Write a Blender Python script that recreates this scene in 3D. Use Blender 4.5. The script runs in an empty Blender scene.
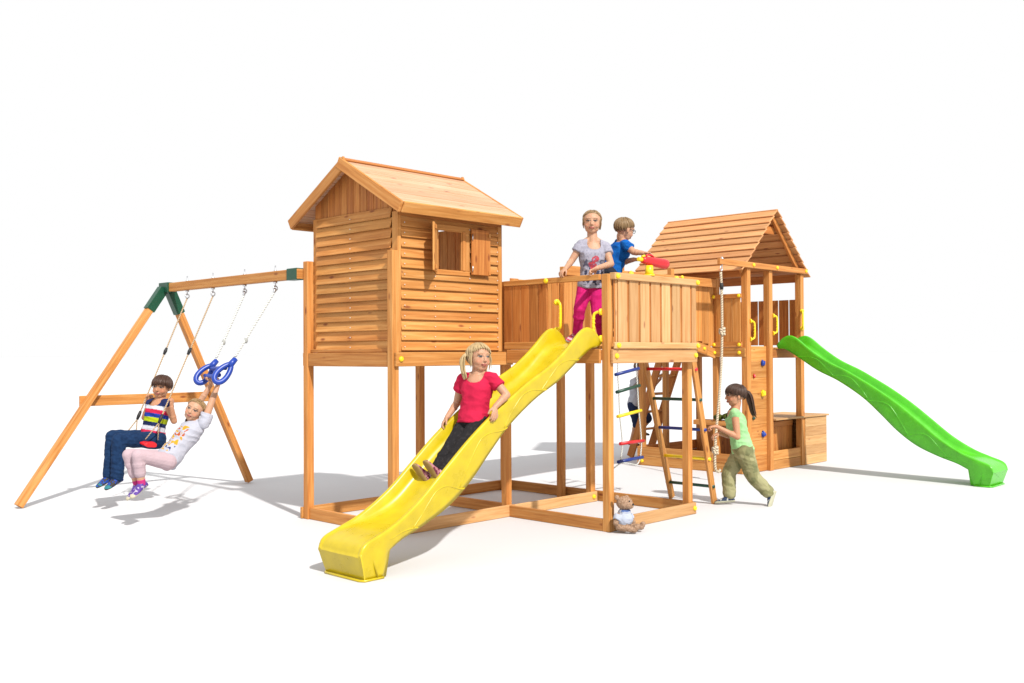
import bpy, bmesh, math, random
from mathutils import Vector as V, Matrix as M, noise
random.seed(7)
R = math.radians
scn = bpy.context.scene
COL = scn.collection

# ------------------------------------------------------------------ camera
CP = V((-5.173, -6.376, 1.5)); FPX = 981.262
_y, _p, _r = R(44.036), R(.716), R(-.266)
CF = V((math.cos(_y)*math.cos(_p), math.sin(_y)*math.cos(_p), math.sin(_p)))
_R = V((math.sin(_y), -math.cos(_y), 0)); _U = _R.cross(CF)
CR = _R*math.cos(_r)+_U*math.sin(_r); CU = -_R*math.sin(_r)+_U*math.cos(_r)
cam = bpy.data.objects.new('camera', bpy.data.cameras.new('camera')); COL.objects.link(cam)
mt = M((CR, CU, -CF)).transposed().to_4x4(); mt.translation = CP
cam.matrix_world = mt
cam.data.sensor_width = 36; cam.data.lens = FPX/1024*36
cam.data.clip_start = .05; cam.data.clip_end = 2000
scn.camera = cam
# measured photo points turned into points of the place, on a plane of known x / y or at a known distance
def _ray(x, y): return CF+CR*((x-512)/FPX)-CU*((y-341.5)/FPX)
def ax(x, y, k): d = _ray(x, y); return CP+d*((k-CP.x)/d.x)
def ay(x, y, k): d = _ray(x, y); return CP+d*((k-CP.y)/d.y)
def ad(x, y, k): return CP+_ray(x, y)*k

# ------------------------------------------------------------------ light
w = bpy.data.worlds.new('World'); scn.world = w; w.use_nodes = True
w.node_tree.nodes['Background'].inputs[0].default_value = (1, 1, 1, 1)
w.node_tree.nodes['Background'].inputs[1].default_value = 1.0
SUN_TRAVEL = V((.27, .98, -1.0)).normalized()
sl = bpy.data.lights.new('sun', 'SUN'); sl.energy = 5.0; sl.angle = R(1.6); sl.color = (1, .965, .915)
so = bpy.data.objects.new('sun', sl); COL.objects.link(so)
so.rotation_euler = SUN_TRAVEL.to_track_quat('-Z', 'Y').to_euler()
scn.view_settings.view_transform = 'Standard'; scn.view_settings.look = 'None'
scn.view_settings.exposure = 0; scn.view_settings.gamma = 1
scn.render.engine = 'CYCLES'
scn.cycles.max_bounces = 8; scn.cycles.diffuse_bounces = 4

# ------------------------------------------------------------------ materials
def mat(name, col=(.5, .5, .5), rough=.5, spec=.5):
    m = bpy.data.materials.new(name); m.use_nodes = True
    b = m.node_tree.nodes['Principled BSDF']
    b.inputs['Base Color'].default_value = (*col, 1); b.inputs['Roughness'].default_value = rough
    b.inputs['Specular IOR Level'].default_value = spec
    return m
def nd(m, t, **k):
    n = m.node_tree.nodes.new(t)
    for a, b in k.items(): setattr(n, a, b)
    return n
def lk(m, a, b): m.node_tree.links.new(a, b)
def ramp(m, src, stops):
    r = nd(m, 'ShaderNodeValToRGB'); e = r.color_ramp.elements
    e[0].position, e[0].color = stops[0][0], (*stops[0][1], 1)
    e[1].position, e[1].color = stops[-1][0], (*stops[-1][1], 1)
    for p, c in stops[1:-1]:
        x = e.new(p); x.color = (*c, 1)
    lk(m, src, r.inputs[0]); return r
def mixc(m, fac, a, b, mode='MIX'):
    x = nd(m, 'ShaderNodeMix', data_type='RGBA', blend_type=mode)
    for s, i in ((fac, 0), (a, 6), (b, 7)):
        if isinstance(s, (int, float)): x.inputs[i].default_value = s
        elif isinstance(s, tuple): x.inputs[i].default_value = (*s, 1)
        else: lk(m, s, x.inputs[i])
    return x.outputs[2]
def wood_mat(name, dark, mid, light):
    m = mat(name, mid, .62, .28); b = m.node_tree.nodes['Principled BSDF']
    uv = nd(m, 'ShaderNodeUVMap')
    def mp(sx, sy):
        n = nd(m, 'ShaderNodeMapping'); n.inputs['Scale'].default_value = (sx, sy, 1); lk(m, uv.outputs[0], n.inputs[0]); return n.outputs[0]
    g1 = nd(m, 'ShaderNodeTexNoise'); g1.inputs['Scale'].default_value = 1; g1.inputs['Detail'].default_value = 4; g1.inputs['Distortion'].default_value = .6
    lk(m, mp(1.6, 34), g1.inputs['Vector'])
    base = ramp(m, g1.outputs[0], [(.28, dark), (.5, mid), (.72, light)]).outputs[0]
    g2 = nd(m, 'ShaderNodeTexNoise'); g2.inputs['Scale'].default_value = 1; g2.inputs['Detail'].default_value = 3
    lk(m, mp(5, 160), g2.inputs['Vector'])
    fine = ramp(m, g2.outputs[0], [(.3, (.88, .85, .82)), (.6, (1.04, 1.04, 1.03))]).outputs[0]
    c = mixc(m, 1.0, base, fine, 'MULTIPLY')
    # knots: sparse dark ovals drawn out along the board
    vo = nd(m, 'ShaderNodeTexVoronoi'); vo.inputs['Scale'].default_value = 1
    lk(m, mp(3.6, 10), vo.inputs['Vector'])
    sep = nd(m, 'ShaderNodeSeparateColor'); lk(m, vo.outputs['Color'], sep.inputs[0])
    few = nd(m, 'ShaderNodeMath', operation='GREATER_THAN'); lk(m, sep.outputs[0], few.inputs[0]); few.inputs[1].default_value = .45
    kr = ramp(m, vo.outputs['Distance'], [(.05, (.95,)*3), (.11, (.6,)*3), (.17, (0,)*3)])
    km = nd(m, 'ShaderNodeMath', operation='MULTIPLY'); lk(m, kr.outputs[0], km.inputs[0]); lk(m, few.outputs[0], km.inputs[1])
    c = mixc(m, km.outputs[0], c, (dark[0]*.55, dark[1]*.38, dark[2]*.5))
    # every board takes its own tint
    at = nd(m, 'ShaderNodeAttribute', attribute_name='tint'); c = mixc(m, 1.0, c, at.outputs['Color'], 'MULTIPLY')
    lk(m, c, b.inputs['Base Color'])
    bu = nd(m, 'ShaderNodeBump'); bu.inputs['Strength'].default_value = .25; bu.inputs['Distance'].default_value = .004
    lk(m, g2.outputs[0], bu.inputs['Height']); lk(m, bu.outputs[0], b.inputs['Normal'])
    rr = nd(m, 'ShaderNodeMapRange'); rr.inputs[3].default_value = .5; rr.inputs[4].default_value = .75
    lk(m, g1.outputs[0], rr.inputs[0]); lk(m, rr.outputs[0], b.inputs['Roughness'])
    return m
WOOD = wood_mat('stained_pine', (.39, .145, .031), (.515, .224, .058), (.60, .305, .102))
WOODD = wood_mat('stained_pine_dark', (.31, .098, .020), (.42, .152, .034), (.51, .215, .058))  # same stain, deeper; inner, rear and eave boards carry shade in this colour
WOODL = wood_mat('stained_pine_sunlit', (.44, .225, .080), (.525, .300, .128), (.58, .355, .170))  # same stain, lighter; sunlit look of the front boards put into the colour
WOODP = wood_mat('bleached_roof_pine', (.46, .24, .12), (.52, .305, .185), (.56, .355, .24))
WOODR = wood_mat('pale_roof_pine', (.45, .195, .072), (.55, .272, .112), (.61, .33, .15))
def plastic(name, col, rough=.32):
    m = mat(name, col, rough, .5); b = m.node_tree.nodes['Principled BSDF']
    tc = nd(m, 'ShaderNodeTexCoord'); n = nd(m, 'ShaderNodeTexNoise'); n.inputs['Scale'].default_value = 9; n.inputs['Detail'].default_value = 5
    lk(m, tc.outputs['Object'], n.inputs['Vector'])
    r = ramp(m, n.outputs[0], [(.3, tuple(x*.86 for x in col)), (.7, tuple(min(1, x*1.06) for x in col))]); lk(m, r.outputs[0], b.inputs['Base Color'])
    q = nd(m, 'ShaderNodeMapRange'); q.inputs[3].default_value = rough-.06; q.inputs[4].default_value = rough+.16
    lk(m, n.outputs[0], q.inputs[0]); lk(m, q.outputs[0], b.inputs['Roughness'])
    return m
YEL = plastic('yellow_plastic', (.51, .385, .006), .25); GRN = plastic('green_plastic', (.075, .45, .012), .22)
CAPY = plastic('yellow_cap', (.85, .62, .01), .3); REDP = plastic('red_plastic', (.62, .012, .018)); BLUP = plastic('blue_plastic', (.006, .042, .31))
BLUD = plastic('dark_blue_plastic', (.006, .028, .20)); DGRN = plastic('dark_green_plastic', (.004, .05, .028)); BLK = mat('black_rubber', (.012, .012, .013), .6)
DGM = plastic('green_painted_steel', (.004, .060, .030), .35)
STEEL = mat('galvanised_steel', (.62, .63, .65), .35); STEEL.node_tree.nodes['Principled BSDF'].inputs['Metallic'].default_value = 1
GLASS = mat('dark_lens', (.02, .02, .03), .1)
def rope_mat(name, col):
    m = mat(name, col, .9, .1); b = m.node_tree.nodes['Principled BSDF']
    uv = nd(m, 'ShaderNodeUVMap'); wv = nd(m, 'ShaderNodeTexWave', bands_direction='DIAGONAL'); wv.inputs['Scale'].default_value = 22; wv.inputs['Distortion'].default_value = .8
    lk(m, uv.outputs[0], wv.inputs['Vector'])
    r = ramp(m, wv.outputs[0], [(.1, tuple(x*.45 for x in col)), (.6, col)]); lk(m, r.outputs[0], b.inputs['Base Color'])
    bu = nd(m, 'ShaderNodeBump'); bu.inputs['Distance'].default_value = .004; lk(m, wv.outputs[0], bu.inputs['Height']); lk(m, bu.outputs[0], b.inputs['Normal'])
    return m
ROPE = rope_mat('hemp_rope', (.62, .52, .38)); ROPEW = rope_mat('white_rope', (.74, .76, .72)); ROPET = rope_mat('tan_rope', (.55, .40, .25))
def attr_mat(name, rough, spec, sss=0., weave=0.):
    m = mat(name, (.5,)*3, rough, spec); b = m.node_tree.nodes['Principled BSDF']
    a = nd(m, 'ShaderNodeAttribute', attribute_name='col'); lk(m, a.outputs['Color'], b.inputs['Base Color'])
    if sss:
        b.inputs['Subsurface Weight'].default_value = sss; b.inputs['Subsurface Radius'].default_value = (1, .35, .2); b.inputs['Subsurface Scale'].default_value = .012
    if weave:
        tc = nd(m, 'ShaderNodeTexCoord'); n = nd(m, 'ShaderNodeTexNoise'); n.inputs['Scale'].default_value = 60; n.inputs['Detail'].default_value = 4
        lk(m, tc.outputs['Object'], n.inputs['Vector'])
        bu = nd(m, 'ShaderNodeBump'); bu.inputs['Strength'].default_value = weave; bu.inputs['Distance'].default_value = .006
        lk(m, n.outputs[0], bu.inputs['Height']); lk(m, bu.outputs[0], b.inputs['Normal'])
    return m
SKIN = attr_mat('skin', .52, .35, .18); CLOTH = attr_mat('cloth', .85, .15, 0, .5); HAIR = attr_mat('hair', .45, .4); SHOE = attr_mat('shoe', .6, .3, 0, .3)
PLUSH = attr_mat('plush', .95, .05, 0, 1.0)

# ------------------------------------------------------------------ objects
def thing(name, label, cat, loc=(0, 0, 0), group=None):
    o = bpy.data.objects.new(name, None); COL.objects.link(o); o.location = loc; o.empty_display_size = .1
    return tag(o, label, cat, group)
def tag(o, label, cat, group=None):
    o['label'] = label; o['category'] = cat
    if group: o['group'] = group
    return o
def put(o, parent):
    COL.objects.link(o)
    if parent is not None:
        o.parent = parent; o.matrix_parent_inverse = M.Translation(-parent.location) if parent.parent is None else M.Identity(4)
        if parent.parent is not None: o.matrix_parent_inverse = M.Translation(-parent.parent.location)
    return o
# coordinates below are the place's own; a part is moved back by its thing's base point
def link(name, me, mats, parent=None, smooth=False):
    for m_ in (mats if isinstance(mats, (list, tuple)) else [mats]): me.materials.append(m_)
    o = bpy.data.objects.new(name, me); COL.objects.link(o)
    if parent is not None:
        root = parent
        while root.parent is not None: root = root.parent
        me.transform(M.Translation(-root.location)); o.parent = parent
    if smooth:
        for p in me.polygons: p.use_smooth = True
    return o

class Wd:
    """boards of one part: every board has grain along its length and a tint of its own"""
    def __init__(s): s.b = bmesh.new(); s.uv = s.b.loops.layers.uv.new('UVMap'); s.t = s.b.loops.layers.float_color.new('tint')
    def beam(s, p0, p1, w, h, up=(0, 0, 1), tint=None, bev=.004, ends=None):
        p0, p1 = V(p0), V(p1); d = p1-p0; L = d.length; d.normalize()
        up = V(up); side = d.cross(up)
        if side.length < 1e-4: side = d.cross(V((0, 1, 0)))
        side.normalize(); up = side.cross(d)
        bb = bmesh.new(); bmesh.ops.create_cube(bb, size=1)
        for v in bb.verts: v.co = V((v.co.x*L, v.co.y*w, v.co.z*h))
        if bev: bmesh.ops.bevel(bb, geom=bb.edges[:], offset=min(bev, w*.3, h*.3), segments=1, affect='EDGES')
        ou, ov = random.uniform(0, 60), random.uniform(0, 60); tt = random.uniform(.82, 1.10) if tint is None else tint*random.uniform(.95, 1.05)
        warm = random.uniform(-.07, .05); tc = (tt, tt*(1+warm), tt*(1+1.6*warm), 1)
        mid = (p0+p1)/2; vm = {}
        for v in bb.verts: vm[v] = s.b.verts.new(mid+d*v.co.x+side*v.co.y+up*v.co.z)
        for f in bb.faces:
            g = s.b.faces.new([vm[v] for v in f.verts]); n = f.normal
            for lp, v in zip(g.loops, f.verts):
                c = v.co
                if abs(n.x) > .7: uvc = (c.y*.35+ou, c.z+ov)
                elif abs(n.z) >= abs(n.y): uvc = (c.x+ou, c.y+ov)
                else: uvc = (c.x+ou, c.z+ov+w)
                lp[s.uv].uv = uvc; lp[s.t] = tc
        bb.free(); return s
    def box(s, x0, x1, y0, y1, z0, z1, axis=None, tint=None, bev=.004):
        dx, dy, dz = x1-x0, y1-y0, z1-z0; cx, cy, cz = (x0+x1)/2, (y0+y1)/2, (z0+z1)/2
        axis = axis or 'xyz'[[dx, dy, dz].index(max(dx, dy, dz))]
        if axis == 'x': return s.beam((x0, cy, cz), (x1, cy, cz), dy, dz, (0, 0, 1), tint, bev)
        if axis == 'y': return s.beam((cx, y0, cz), (cx, y1, cz), dx, dz, (0, 0, 1), tint, bev)
        return s.beam((cx, cy, z0), (cx, cy, z1), dx, dy, (0, 1, 0), tint, bev)
    def done(s, name, parent=None, m=WOOD):
        bmesh.ops.recalc_face_normals(s.b, faces=s.b.faces)
        me = bpy.data.meshes.new(name); s.b.to_mesh(me); s.b.free(); return link(name, me, m, parent)
def board(name, parent, *a, m=WOOD, **k): return Wd().box(*a, **k).done(name, parent, m)
def beam(name, parent, *a, m=WOOD, **k): return Wd().beam(*a, **k).done(name, parent, m)

def ring_frame(d, ref):
    a = d.cross(ref)
    if a.length < 1e-5: a = d.cross(V((1, 0, 0)))
    if a.length < 1e-5: a = d.cross(V((0, 1, 0)))
    a.normalize(); return a, a.cross(d).normalized()
def tube(bm, pts, rad, n=10, closed=False, cap=True):
    """a round tube along points; rad a number or a list; writes uv along the length"""
    uv = bm.loops.layers.uv.verify()
    pts = [V(p) for p in pts]; N = len(pts); rads = rad if isinstance(rad, (list, tuple)) else [rad]*N
    rings, L, ls = [], 0, []; ref = None
    for i in range(N):
        a = pts[(i+1) % N] if (closed or i < N-1) else pts[i]; b = pts[i-1] if (closed or i > 0) else pts[i]
        d = (a-b).normalized()
        if ref is None: u, v = ring_frame(d, V((0, 0, 1)))
        else:
            u = ref-d*ref.dot(d); u.normalize(); v = u.cross(d).normalized()
        ref = u
        if i: L += (pts[i]-pts[i-1]).length
        ls.append(L)
        rings.append([bm.verts.new(pts[i]+(u*math.cos(2*math.pi*k/n)+v*math.sin(2*math.pi*k/n))*rads[i]) for k in range(n)])
    for i in range(N if closed else N-1):
        r0, r1 = rings[i], rings[(i+1) % N]
        for k in range(n):
            f = bm.faces.new((r0[k], r0[(k+1) % n], r1[(k+1) % n], r1[k])); f.smooth = True
            for lp, (q, kk) in zip(f.loops, ((i, k), (i, k+1), (i+1, k+1), (i+1, k))):
                lp[uv].uv = (ls[q % N] if q < N else L, kk/n*.06)
    if cap and not closed:
        bm.faces.new(rings[0][::-1]); bm.faces.new(rings[-1])
def tube_obj(name, parent, pts, rad, m, n=10, closed=False):
    bm = bmesh.new(); tube(bm, pts, rad, n, closed); return bm_obj(name, bm, m, parent)
def bm_obj(name, bm, m, parent=None, smooth=False):
    bmesh.ops.recalc_face_normals(bm, faces=bm.faces)
    me = bpy.data.meshes.new(name); bm.to_mesh(me); bm.free(); return link(name, me, m, parent, smooth)
def ell(bm, c, rx, ry, rz, ax3=None, seg=16):
    r = bmesh.ops.create_uvsphere(bm, u_segments=seg, v_segments=max(6, seg*2//3), radius=1)
    q = ax3 or (V((1, 0, 0)), V((0, 1, 0)), V((0, 0, 1))); c = V(c)
    for v in r['verts']: v.co = c+q[0]*v.co.x*rx+q[1]*v.co.y*ry+q[2]*v.co.z*rz
    for v in r['verts']:
        for f in v.link_faces: f.smooth = True
def spline(pts, n=8):
    pts = [V(p) for p in pts]; out = []
    for i in range(len(pts)-1):
        p0 = pts[i-1] if i else pts[0]*2-pts[1]; p1, p2 = pts[i], pts[i+1]; p3 = pts[i+2] if i+2 < len(pts) else p2*2-p1
        for k in range(n):
            t = k/n; out.append(.5*((2*p1)+(p2-p0)*t+(2*p0-5*p1+4*p2-p3)*t*t+(3*p1-p0-3*p2+p3)*t**3))
    out.append(pts[-1]); return out
def bolt(parent, p, n):
    """yellow domed cover cap over a bolt"""
    n = V(n); bm = bmesh.new(); u, v = ring_frame(n, V((0, 0, 1))); rr = []; p = V(p)
    for h, r in ((-.004, .022), (.006, .023), (.014, .019), (.019, .011)):
        rr.append([bm.verts.new(p+n*h+(u*math.cos(k*math.pi/6)+v*math.sin(k*math.pi/6))*r) for k in range(12)])
    for a, b in zip(rr, rr[1:]):
        for k in range(12): bm.faces.new((a[k], a[(k+1) % 12], b[(k+1) % 12], b[k])).smooth = True
    bm.faces.new(rr[-1]); return bm_obj('bolt_cap', bm, CAPY, parent)
def handle(parent, p0, p1, out):
    """yellow plastic grab handle with two round feet"""
    p0, p1, out = V(p0), V(p1), V(out); d = (p1-p0).normalized(); bm = bmesh.new()
    tube(bm, spline([p0, p0+out*.045+d*.006, p0+out*.07+d*.04, p1+out*.07-d*.04, p1+out*.045-d*.006, p1], 6), .0125, 10)
    for p in (p0, p1): tube(bm, [p-out*.004, p+out*.014, p+out*.02], [.028, .028, .018], 12)
    L = (p1-p0).length
    for k in range(4):
        q = p0+out*.07+d*(.06+k*(L-.12)/3); tube(bm, [q-d*.006, q, q+d*.006], [.0125, .0155, .0125], 10)
    return bm_obj('handle', bm, CAPY, parent)

# ------------------------------------------------------------------ the setting
bm = bmesh.new(); bmesh.ops.create_grid(bm, x_segments=8, y_segments=8, size=600)
GROUND = mat('white_ground', (.565, .566, .58), .9, .1)
b = GROUND.node_tree.nodes['Principled BSDF']; tc = nd(GROUND, 'ShaderNodeTexCoord'); n = nd(GROUND, 'ShaderNodeTexNoise'); n.inputs['Scale'].default_value = 1.2
lk(GROUND, tc.outputs['Object'], n.inputs['Vector']); lk(GROUND, ramp(GROUND, n.outputs[0], [(.2, (.56, .561, .575)), (.8, (.57, .571, .585))]).outputs[0], b.inputs['Base Color'])
g = bm_obj('ground', bm, GROUND); g['kind'] = 'structure'

PW = .035
# ================================================================== playhouse on posts
A, C0, G0, EY = 1.222, 1.34, 2.56, -1.2
house = thing('playhouse', 'stained wooden playhouse on tall posts with gable roof and shuttered window', 'playhouse', (0, 0, 0))
for x, y, z in ((0, A, 2.355), (0, 0, 2.365), (C0, 0, 2.17), (C0, A, 1.5)):
    board('post', house, x-PW, x+PW, y-PW, y+PW, 0, z, tint=1.0)
# ground beams
board('base_beam', house, -.018, .013, .036, A-.036, .002, .105, axis='y')
board('base_beam', house, -.035, C0+.045, -.068, -.037, .002, .107, axis='x', m=WOODL)
board('base_beam', house, -.05, C0-.03, A+.037, A+.066, .002, .105, axis='x')
board('base_beam', house, C0+.037, C0+.066, .04, A-.04, .002, .103, axis='y')
# deck frame
board('apron_beam', house, -.03, .0, .037, A-.037, 1.395, 1.515, axis='y')
board('apron_beam', house, -.02, C0+.03, -.066, -.037, 1.398, 1.517, axis='x')
board('apron_beam', house, -.02, C0, A+.037, A+.064, 1.398, 1.517, axis='x')
d = Wd()
for k in range(11): d.box(.01, C0-.05, .0+k*.111, .105+k*.111, 1.518, 1.540, axis='x')
d.done('deck', house)
def clap(wd, axis, a0, a1, f, z0, z1, n, sgn, skip=None):
    """overlapping weather boards, each leaning out at its lower edge"""
    h = (z1-z0)/n
    for k in range(n):
        zb = z0+k*h; segs = [(a0, a1)]
        if skip and zb+h*.5 > skip[2] and zb+h*.5 < skip[3]: segs = [(a0, skip[0]), (skip[1], a1)]
        for s0, s1 in segs:
            lo, hi = f+sgn*.018, f-sgn*.005
            if axis == 'y': wd.beam(((lo+hi)/2, s0, zb+h*.52), ((lo+hi)/2, s1, zb+h*.52), .011, h*1.06, (-(lo-hi), 0, h))
            else: wd.beam((s0, (lo+hi)/2, zb+h*.52), (s1, (lo+hi)/2, zb+h*.52), .011, h*1.06, (0, -(lo-hi), h))
d = Wd(); d.box(.066, .074, .06, 1.14, 1.54, 2.74, axis='y', tint=.8); d.done('leak_liner', house, WOODD)  # added backing, keeps interior light from leaking between the weather boards
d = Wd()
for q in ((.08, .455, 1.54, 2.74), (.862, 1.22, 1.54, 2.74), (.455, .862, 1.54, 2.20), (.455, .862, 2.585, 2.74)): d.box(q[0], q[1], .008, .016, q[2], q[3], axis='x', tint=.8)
d.done('leak_liner', house, WOODD)  # same added light stop behind the side wall, open at the window
bm = bmesh.new(); tube(bm, [(0, 0, -.003), (0, 0, .003)], .0042, 8); nail = bpy.data.meshes.new('nail'); bm.to_mesh(nail); bm.free(); nail.materials.append(mat('zinc_nail', (.6, .58, .55), .5))
def nail_at(p, rot):
    o = bpy.data.objects.new('nail', nail); COL.objects.link(o); o.parent = house; o.location = p; o.rotation_euler = rot
for k in range(13):
    for x in (.10, .44, .85, 1.20):
        if .3 < x < 1 and k in (8, 9, 10, 11): continue
        nail_at((x, -.033, 1.53+(k+.38)*.0869), (R(90), 0, 0))
for k in range(14): nail_at((.008, .6, 1.53+(k+.38)*.0861), (0, R(-90), 0))
GX = .05                                   # outer plane of the gable wall
d = Wd(); clap(d, 'y', .06, 1.135, GX-.012, 1.53, 2.735, 14, -1); d.done('gable_wall', house)
d = Wd(); nb = 12
for k in range(nb):                        # vertical planks in the gable triangle
    y0 = .03+k*(1.16/nb); y1 = y0+1.16/nb-.004; ym = (y0+y1)/2
    zt = 3.175-(abs(ym-.61)+.045)*.561
    d.box(GX, GX+.016, y0, y1, 2.70, zt+.06, axis='z')
for v in d.b.verts: v.co.z = min(v.co.z, 3.178-abs(v.co.y-.61)*.561) if v.co.z > 2.72 else v.co.z
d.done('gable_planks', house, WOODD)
d = Wd(); clap(d, 'x', .075, 1.222, -.005, 1.53, 2.66, 13, -1, (.455, .862, 2.20, 2.60)); d.done('side_wall', house)
board('header', house, .04, 1.27, -.022, -.003, 2.662, 2.775, axis='x', m=WOODD)  # darker stain paints the shadow band under the eave
d = Wd(); d.box(.045, 1.26, .004, .022, 1.50, 1.6, axis='x'); d.box(.046, .060, .03, 1.15, 1.50, 1.60, axis='y'); d.box(-.004, .034, .037, A-.037, 1.517, 1.548, axis='y'); d.done('leak_strip', house)  # added trim at the wall foot, stops light leaking through the gaps
d = Wd()
d.box(.06, 1.25, A-.036, A-.02, 1.545, 1.64, axis='x')  # low strip only; rear left open to let sky light inside
d.done('open_rear_sill', house, WOODD)
d = Wd()
for k in range(10):
    y0 = .03+k*.115
    d.box(1.262, 1.276, y0, y0+.1145, 1.53, 2.705, axis='z', tint=1.5)  # tint raised to paint the interior brighter than its dim light
d.done('inner_wall', house, WOOD)
for x0, x1, y0, y1, z1 in ((.038, .075, -.02, .06, 2.70), (.038, .10, 1.132, 1.20, 2.74), (1.222, 1.275, -.02, .035, 2.70), (1.222, 1.27, 1.14, 1.20, 2.72)):
    board('corner_post', house, x0, x1, y0, y1, 1.518, z1, axis='z', tint=.98)
# window
wf = Wd(); wf.box(.455, .859, -.028, .0, 2.583, 2.63, axis='x'); wf.box(.455, .859, -.028, .0, 2.19, 2.235, axis='x')
wf.box(.455, .488, -.027, .0, 2.236, 2.582, axis='z'); wf.box(.757, .859, -.026, .0, 2.236, 2.582, axis='z', tint=.85)
wf.box(.768, .800, -.034, -.0265, 2.236, 2.582, axis='z')
win = wf.done('window_frame', house)
s1 = Wd(); s1.box(.860, 1.092, -.055, -.036, 2.205, 2.615, axis='z'); sh = s1.done('shutter', house, WOODD)
for z in (2.23, 2.57): board('cleat', sh, 1.065, 1.085, -.068, -.056, z-.02, z+.02, axis='z')
for z in (2.26, 2.54):
    bm = bmesh.new(); tube(bm, [(.862, -.06, z-.025), (.862, -.06, z+.025)], .006, 8); bm_obj('hinge', bm, STEEL, sh)
s2 = Wd(); sd_ = V((-.74, -.67, 0)); h0 = V((.452, -.036, 0))
s2.beam(h0+sd_*.115+V((0, 0, 2.205)), h0+sd_*.115+V((0, 0, 2.615)), .018, .225, sd_); sh2 = s2.done('shutter', house)
for z in (2.235, 2.575): beam('cleat', sh2, h0+sd_*.19+V((.014, -.011, z-.02)), h0+sd_*.19+V((.014, -.011, z+.02)), .014, .05, sd_)
# roof
rf = Wd(); RZ, EZ, HS = 3.205, 2.745, .82
for sgn in (-1, 1):
    for k in range(9):
        t0, t1 = k/9, (k+1)/9-.006
        pm = (t0+t1)/2; y = .61+sgn*HS*pm; z = RZ-(RZ-EZ)*pm
        L = math.hypot(HS, RZ-EZ)*(t1-t0)
        nrm = V((0, sgn*(RZ-EZ), HS)).normalized()
        c = V((0, y, z))-nrm*(.010+(.001 if k % 2 else 0))
        rf.beam(c+V((-.055, 0, 0)), c+V((1.335, 0, 0)), L, .02, nrm, tint=random.uniform(.93, 1.08), bev=.003)
roof = rf.done('roof', house, WOODP)
rc = Wd()
for sgn in (-1, 1):
    nrm = V((0, sgn*(RZ-EZ), HS)).normalized(); dn = V((0, sgn*HS, -(RZ-EZ))).normalized()
    c = V((0, .61, RZ))+dn*.032+nrm*.009
    rc.beam(c+V((-.06, 0, 0)), c+V((1.34, 0, 0)), .055, .014, nrm)
rc.done('ridge_cap', roof, WOODD)
for xb_ in (-.072, 1.347):
    for sgn in (-1, 1):
        xx = xb_+(.003 if sgn > 0 else 0)
        dn = V((0, sgn*HS, -(RZ-EZ))).normalized(); nrm = V((0, sgn*(RZ-EZ), HS)).normalized()
        a = V((xx, .61-sgn*.02, RZ+.012+.014))-nrm*.055; e = V((xx, .61+sgn*(HS+.012), EZ+.004))-nrm*.055
        beam('bargeboard', roof, a, e, .026, .098, nrm)
for sgn in (-1, 1):
    nrm = V((0, sgn*(RZ-EZ), HS)).normalized(); dn = V((0, sgn*HS, -(RZ-EZ))).normalized()
    c = V((0, .61+sgn*HS, EZ))+dn*.012-nrm*.042
    beam('fascia', roof, c+V((-.057, 0, 0)), c+V((1.332, 0, 0)), .022, .095, nrm)
for p, nn in (((.03, -.066, 1.46), (0, -1, 0)), ((1.305, -.066, 1.46), (0, -1, 0)), ((1.345, -.068, .055), (0, -1, 0)), ((-.035, .0, .055), (-1, 0, 0))): bolt(house, p, nn)

# ================================================================== platform tower
plat = thing('platform_tower', 'open wooden platform on posts with board railing beside the playhouse', 'play platform', (G0, 0, 0))
for x, y, z in ((C0, EY, 2.17), (G0+.012, EY+.038, 2.12), (G0, 0, 2.2), (G0, A, 2.2)): board('post', plat, x-PW, x+PW, y-PW, y+PW, 0, z, tint=1.02)
board('base_beam', plat, C0-.034, C0-.004, EY+.036, -.037, .002, .105, axis='y')
board('base_beam', plat, C0+.036, G0+.05, EY-.034, EY-.003, .002, .107, axis='x', m=WOODL)
board('base_beam', plat, G0+.055, G0+.084, EY+.01, A+.05, .002, .105, axis='y')
board('base_beam', plat, C0+.04, G0+.03, -.066, -.037, .002, .103, axis='x', m=WOODL)
board('base_beam', plat, C0-.02, G0+.03, A+.037, A+.066, .002, .105, axis='x')
board('post', plat, G0-PW, G0+PW, .395-PW, .395+PW, 0, 1.53, tint=.95)
# deck and its aprons
d = Wd()
for k in range(10): d.box(C0-.03+k*.125, C0+.09+k*.125, EY+.037, A+.03, 1.540, 1.562, axis='y')
d.done('deck', plat)
board('apron_beam', plat, C0-.066, C0-.037, EY+.036, -.07, 1.415, 1.535, axis='y')
board('apron_beam', plat, C0-.01, G0+.035, EY-.066, EY-.037, 1.415, 1.535, axis='x', m=WOODL)
board('apron_beam', plat, G0+.037, G0+.064, EY+.0, -.04, 1.43, 1.535, axis='y')
board('apron_beam', plat, C0+.05, G0+.03, A+.037, A+.064, 1.43, 1.535, axis='x')
# railing towards the viewer's right
d = Wd(); xs = [1.335+.0615*0, 1.397]
for k in range(7): d.box(1.405+k*.1585, 1.405+k*.1585+.128, EY-.066, EY-.048, 1.58, 2.126, axis='z')
d.box(1.376, 1.391, EY-.064, EY-.048, 1.58, 2.12, axis='z'); d.box(1.405+7*.1585, G0+.025, EY-.064, EY-.046, 1.58, 2.126, axis='z')
d.done('railing_boards', plat, WOODL)
d = Wd()
for k in range(8): d.box(1.36+k*.1585, 1.435+k*.1585, EY-.054, EY-.0485, 1.60, 2.12, axis='z', tint=1.0)
d.done('railing_battens', plat, WOODD)
board('bottom_rail', plat, 1.332, G0+.036, EY-.085, EY-.067, 1.539, 1.594, axis='x', m=WOODL)
board('handrail', plat, 1.335, G0+.036, EY-.088, EY-.028, 2.122, 2.180, axis='x', m=WOODL)
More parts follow.
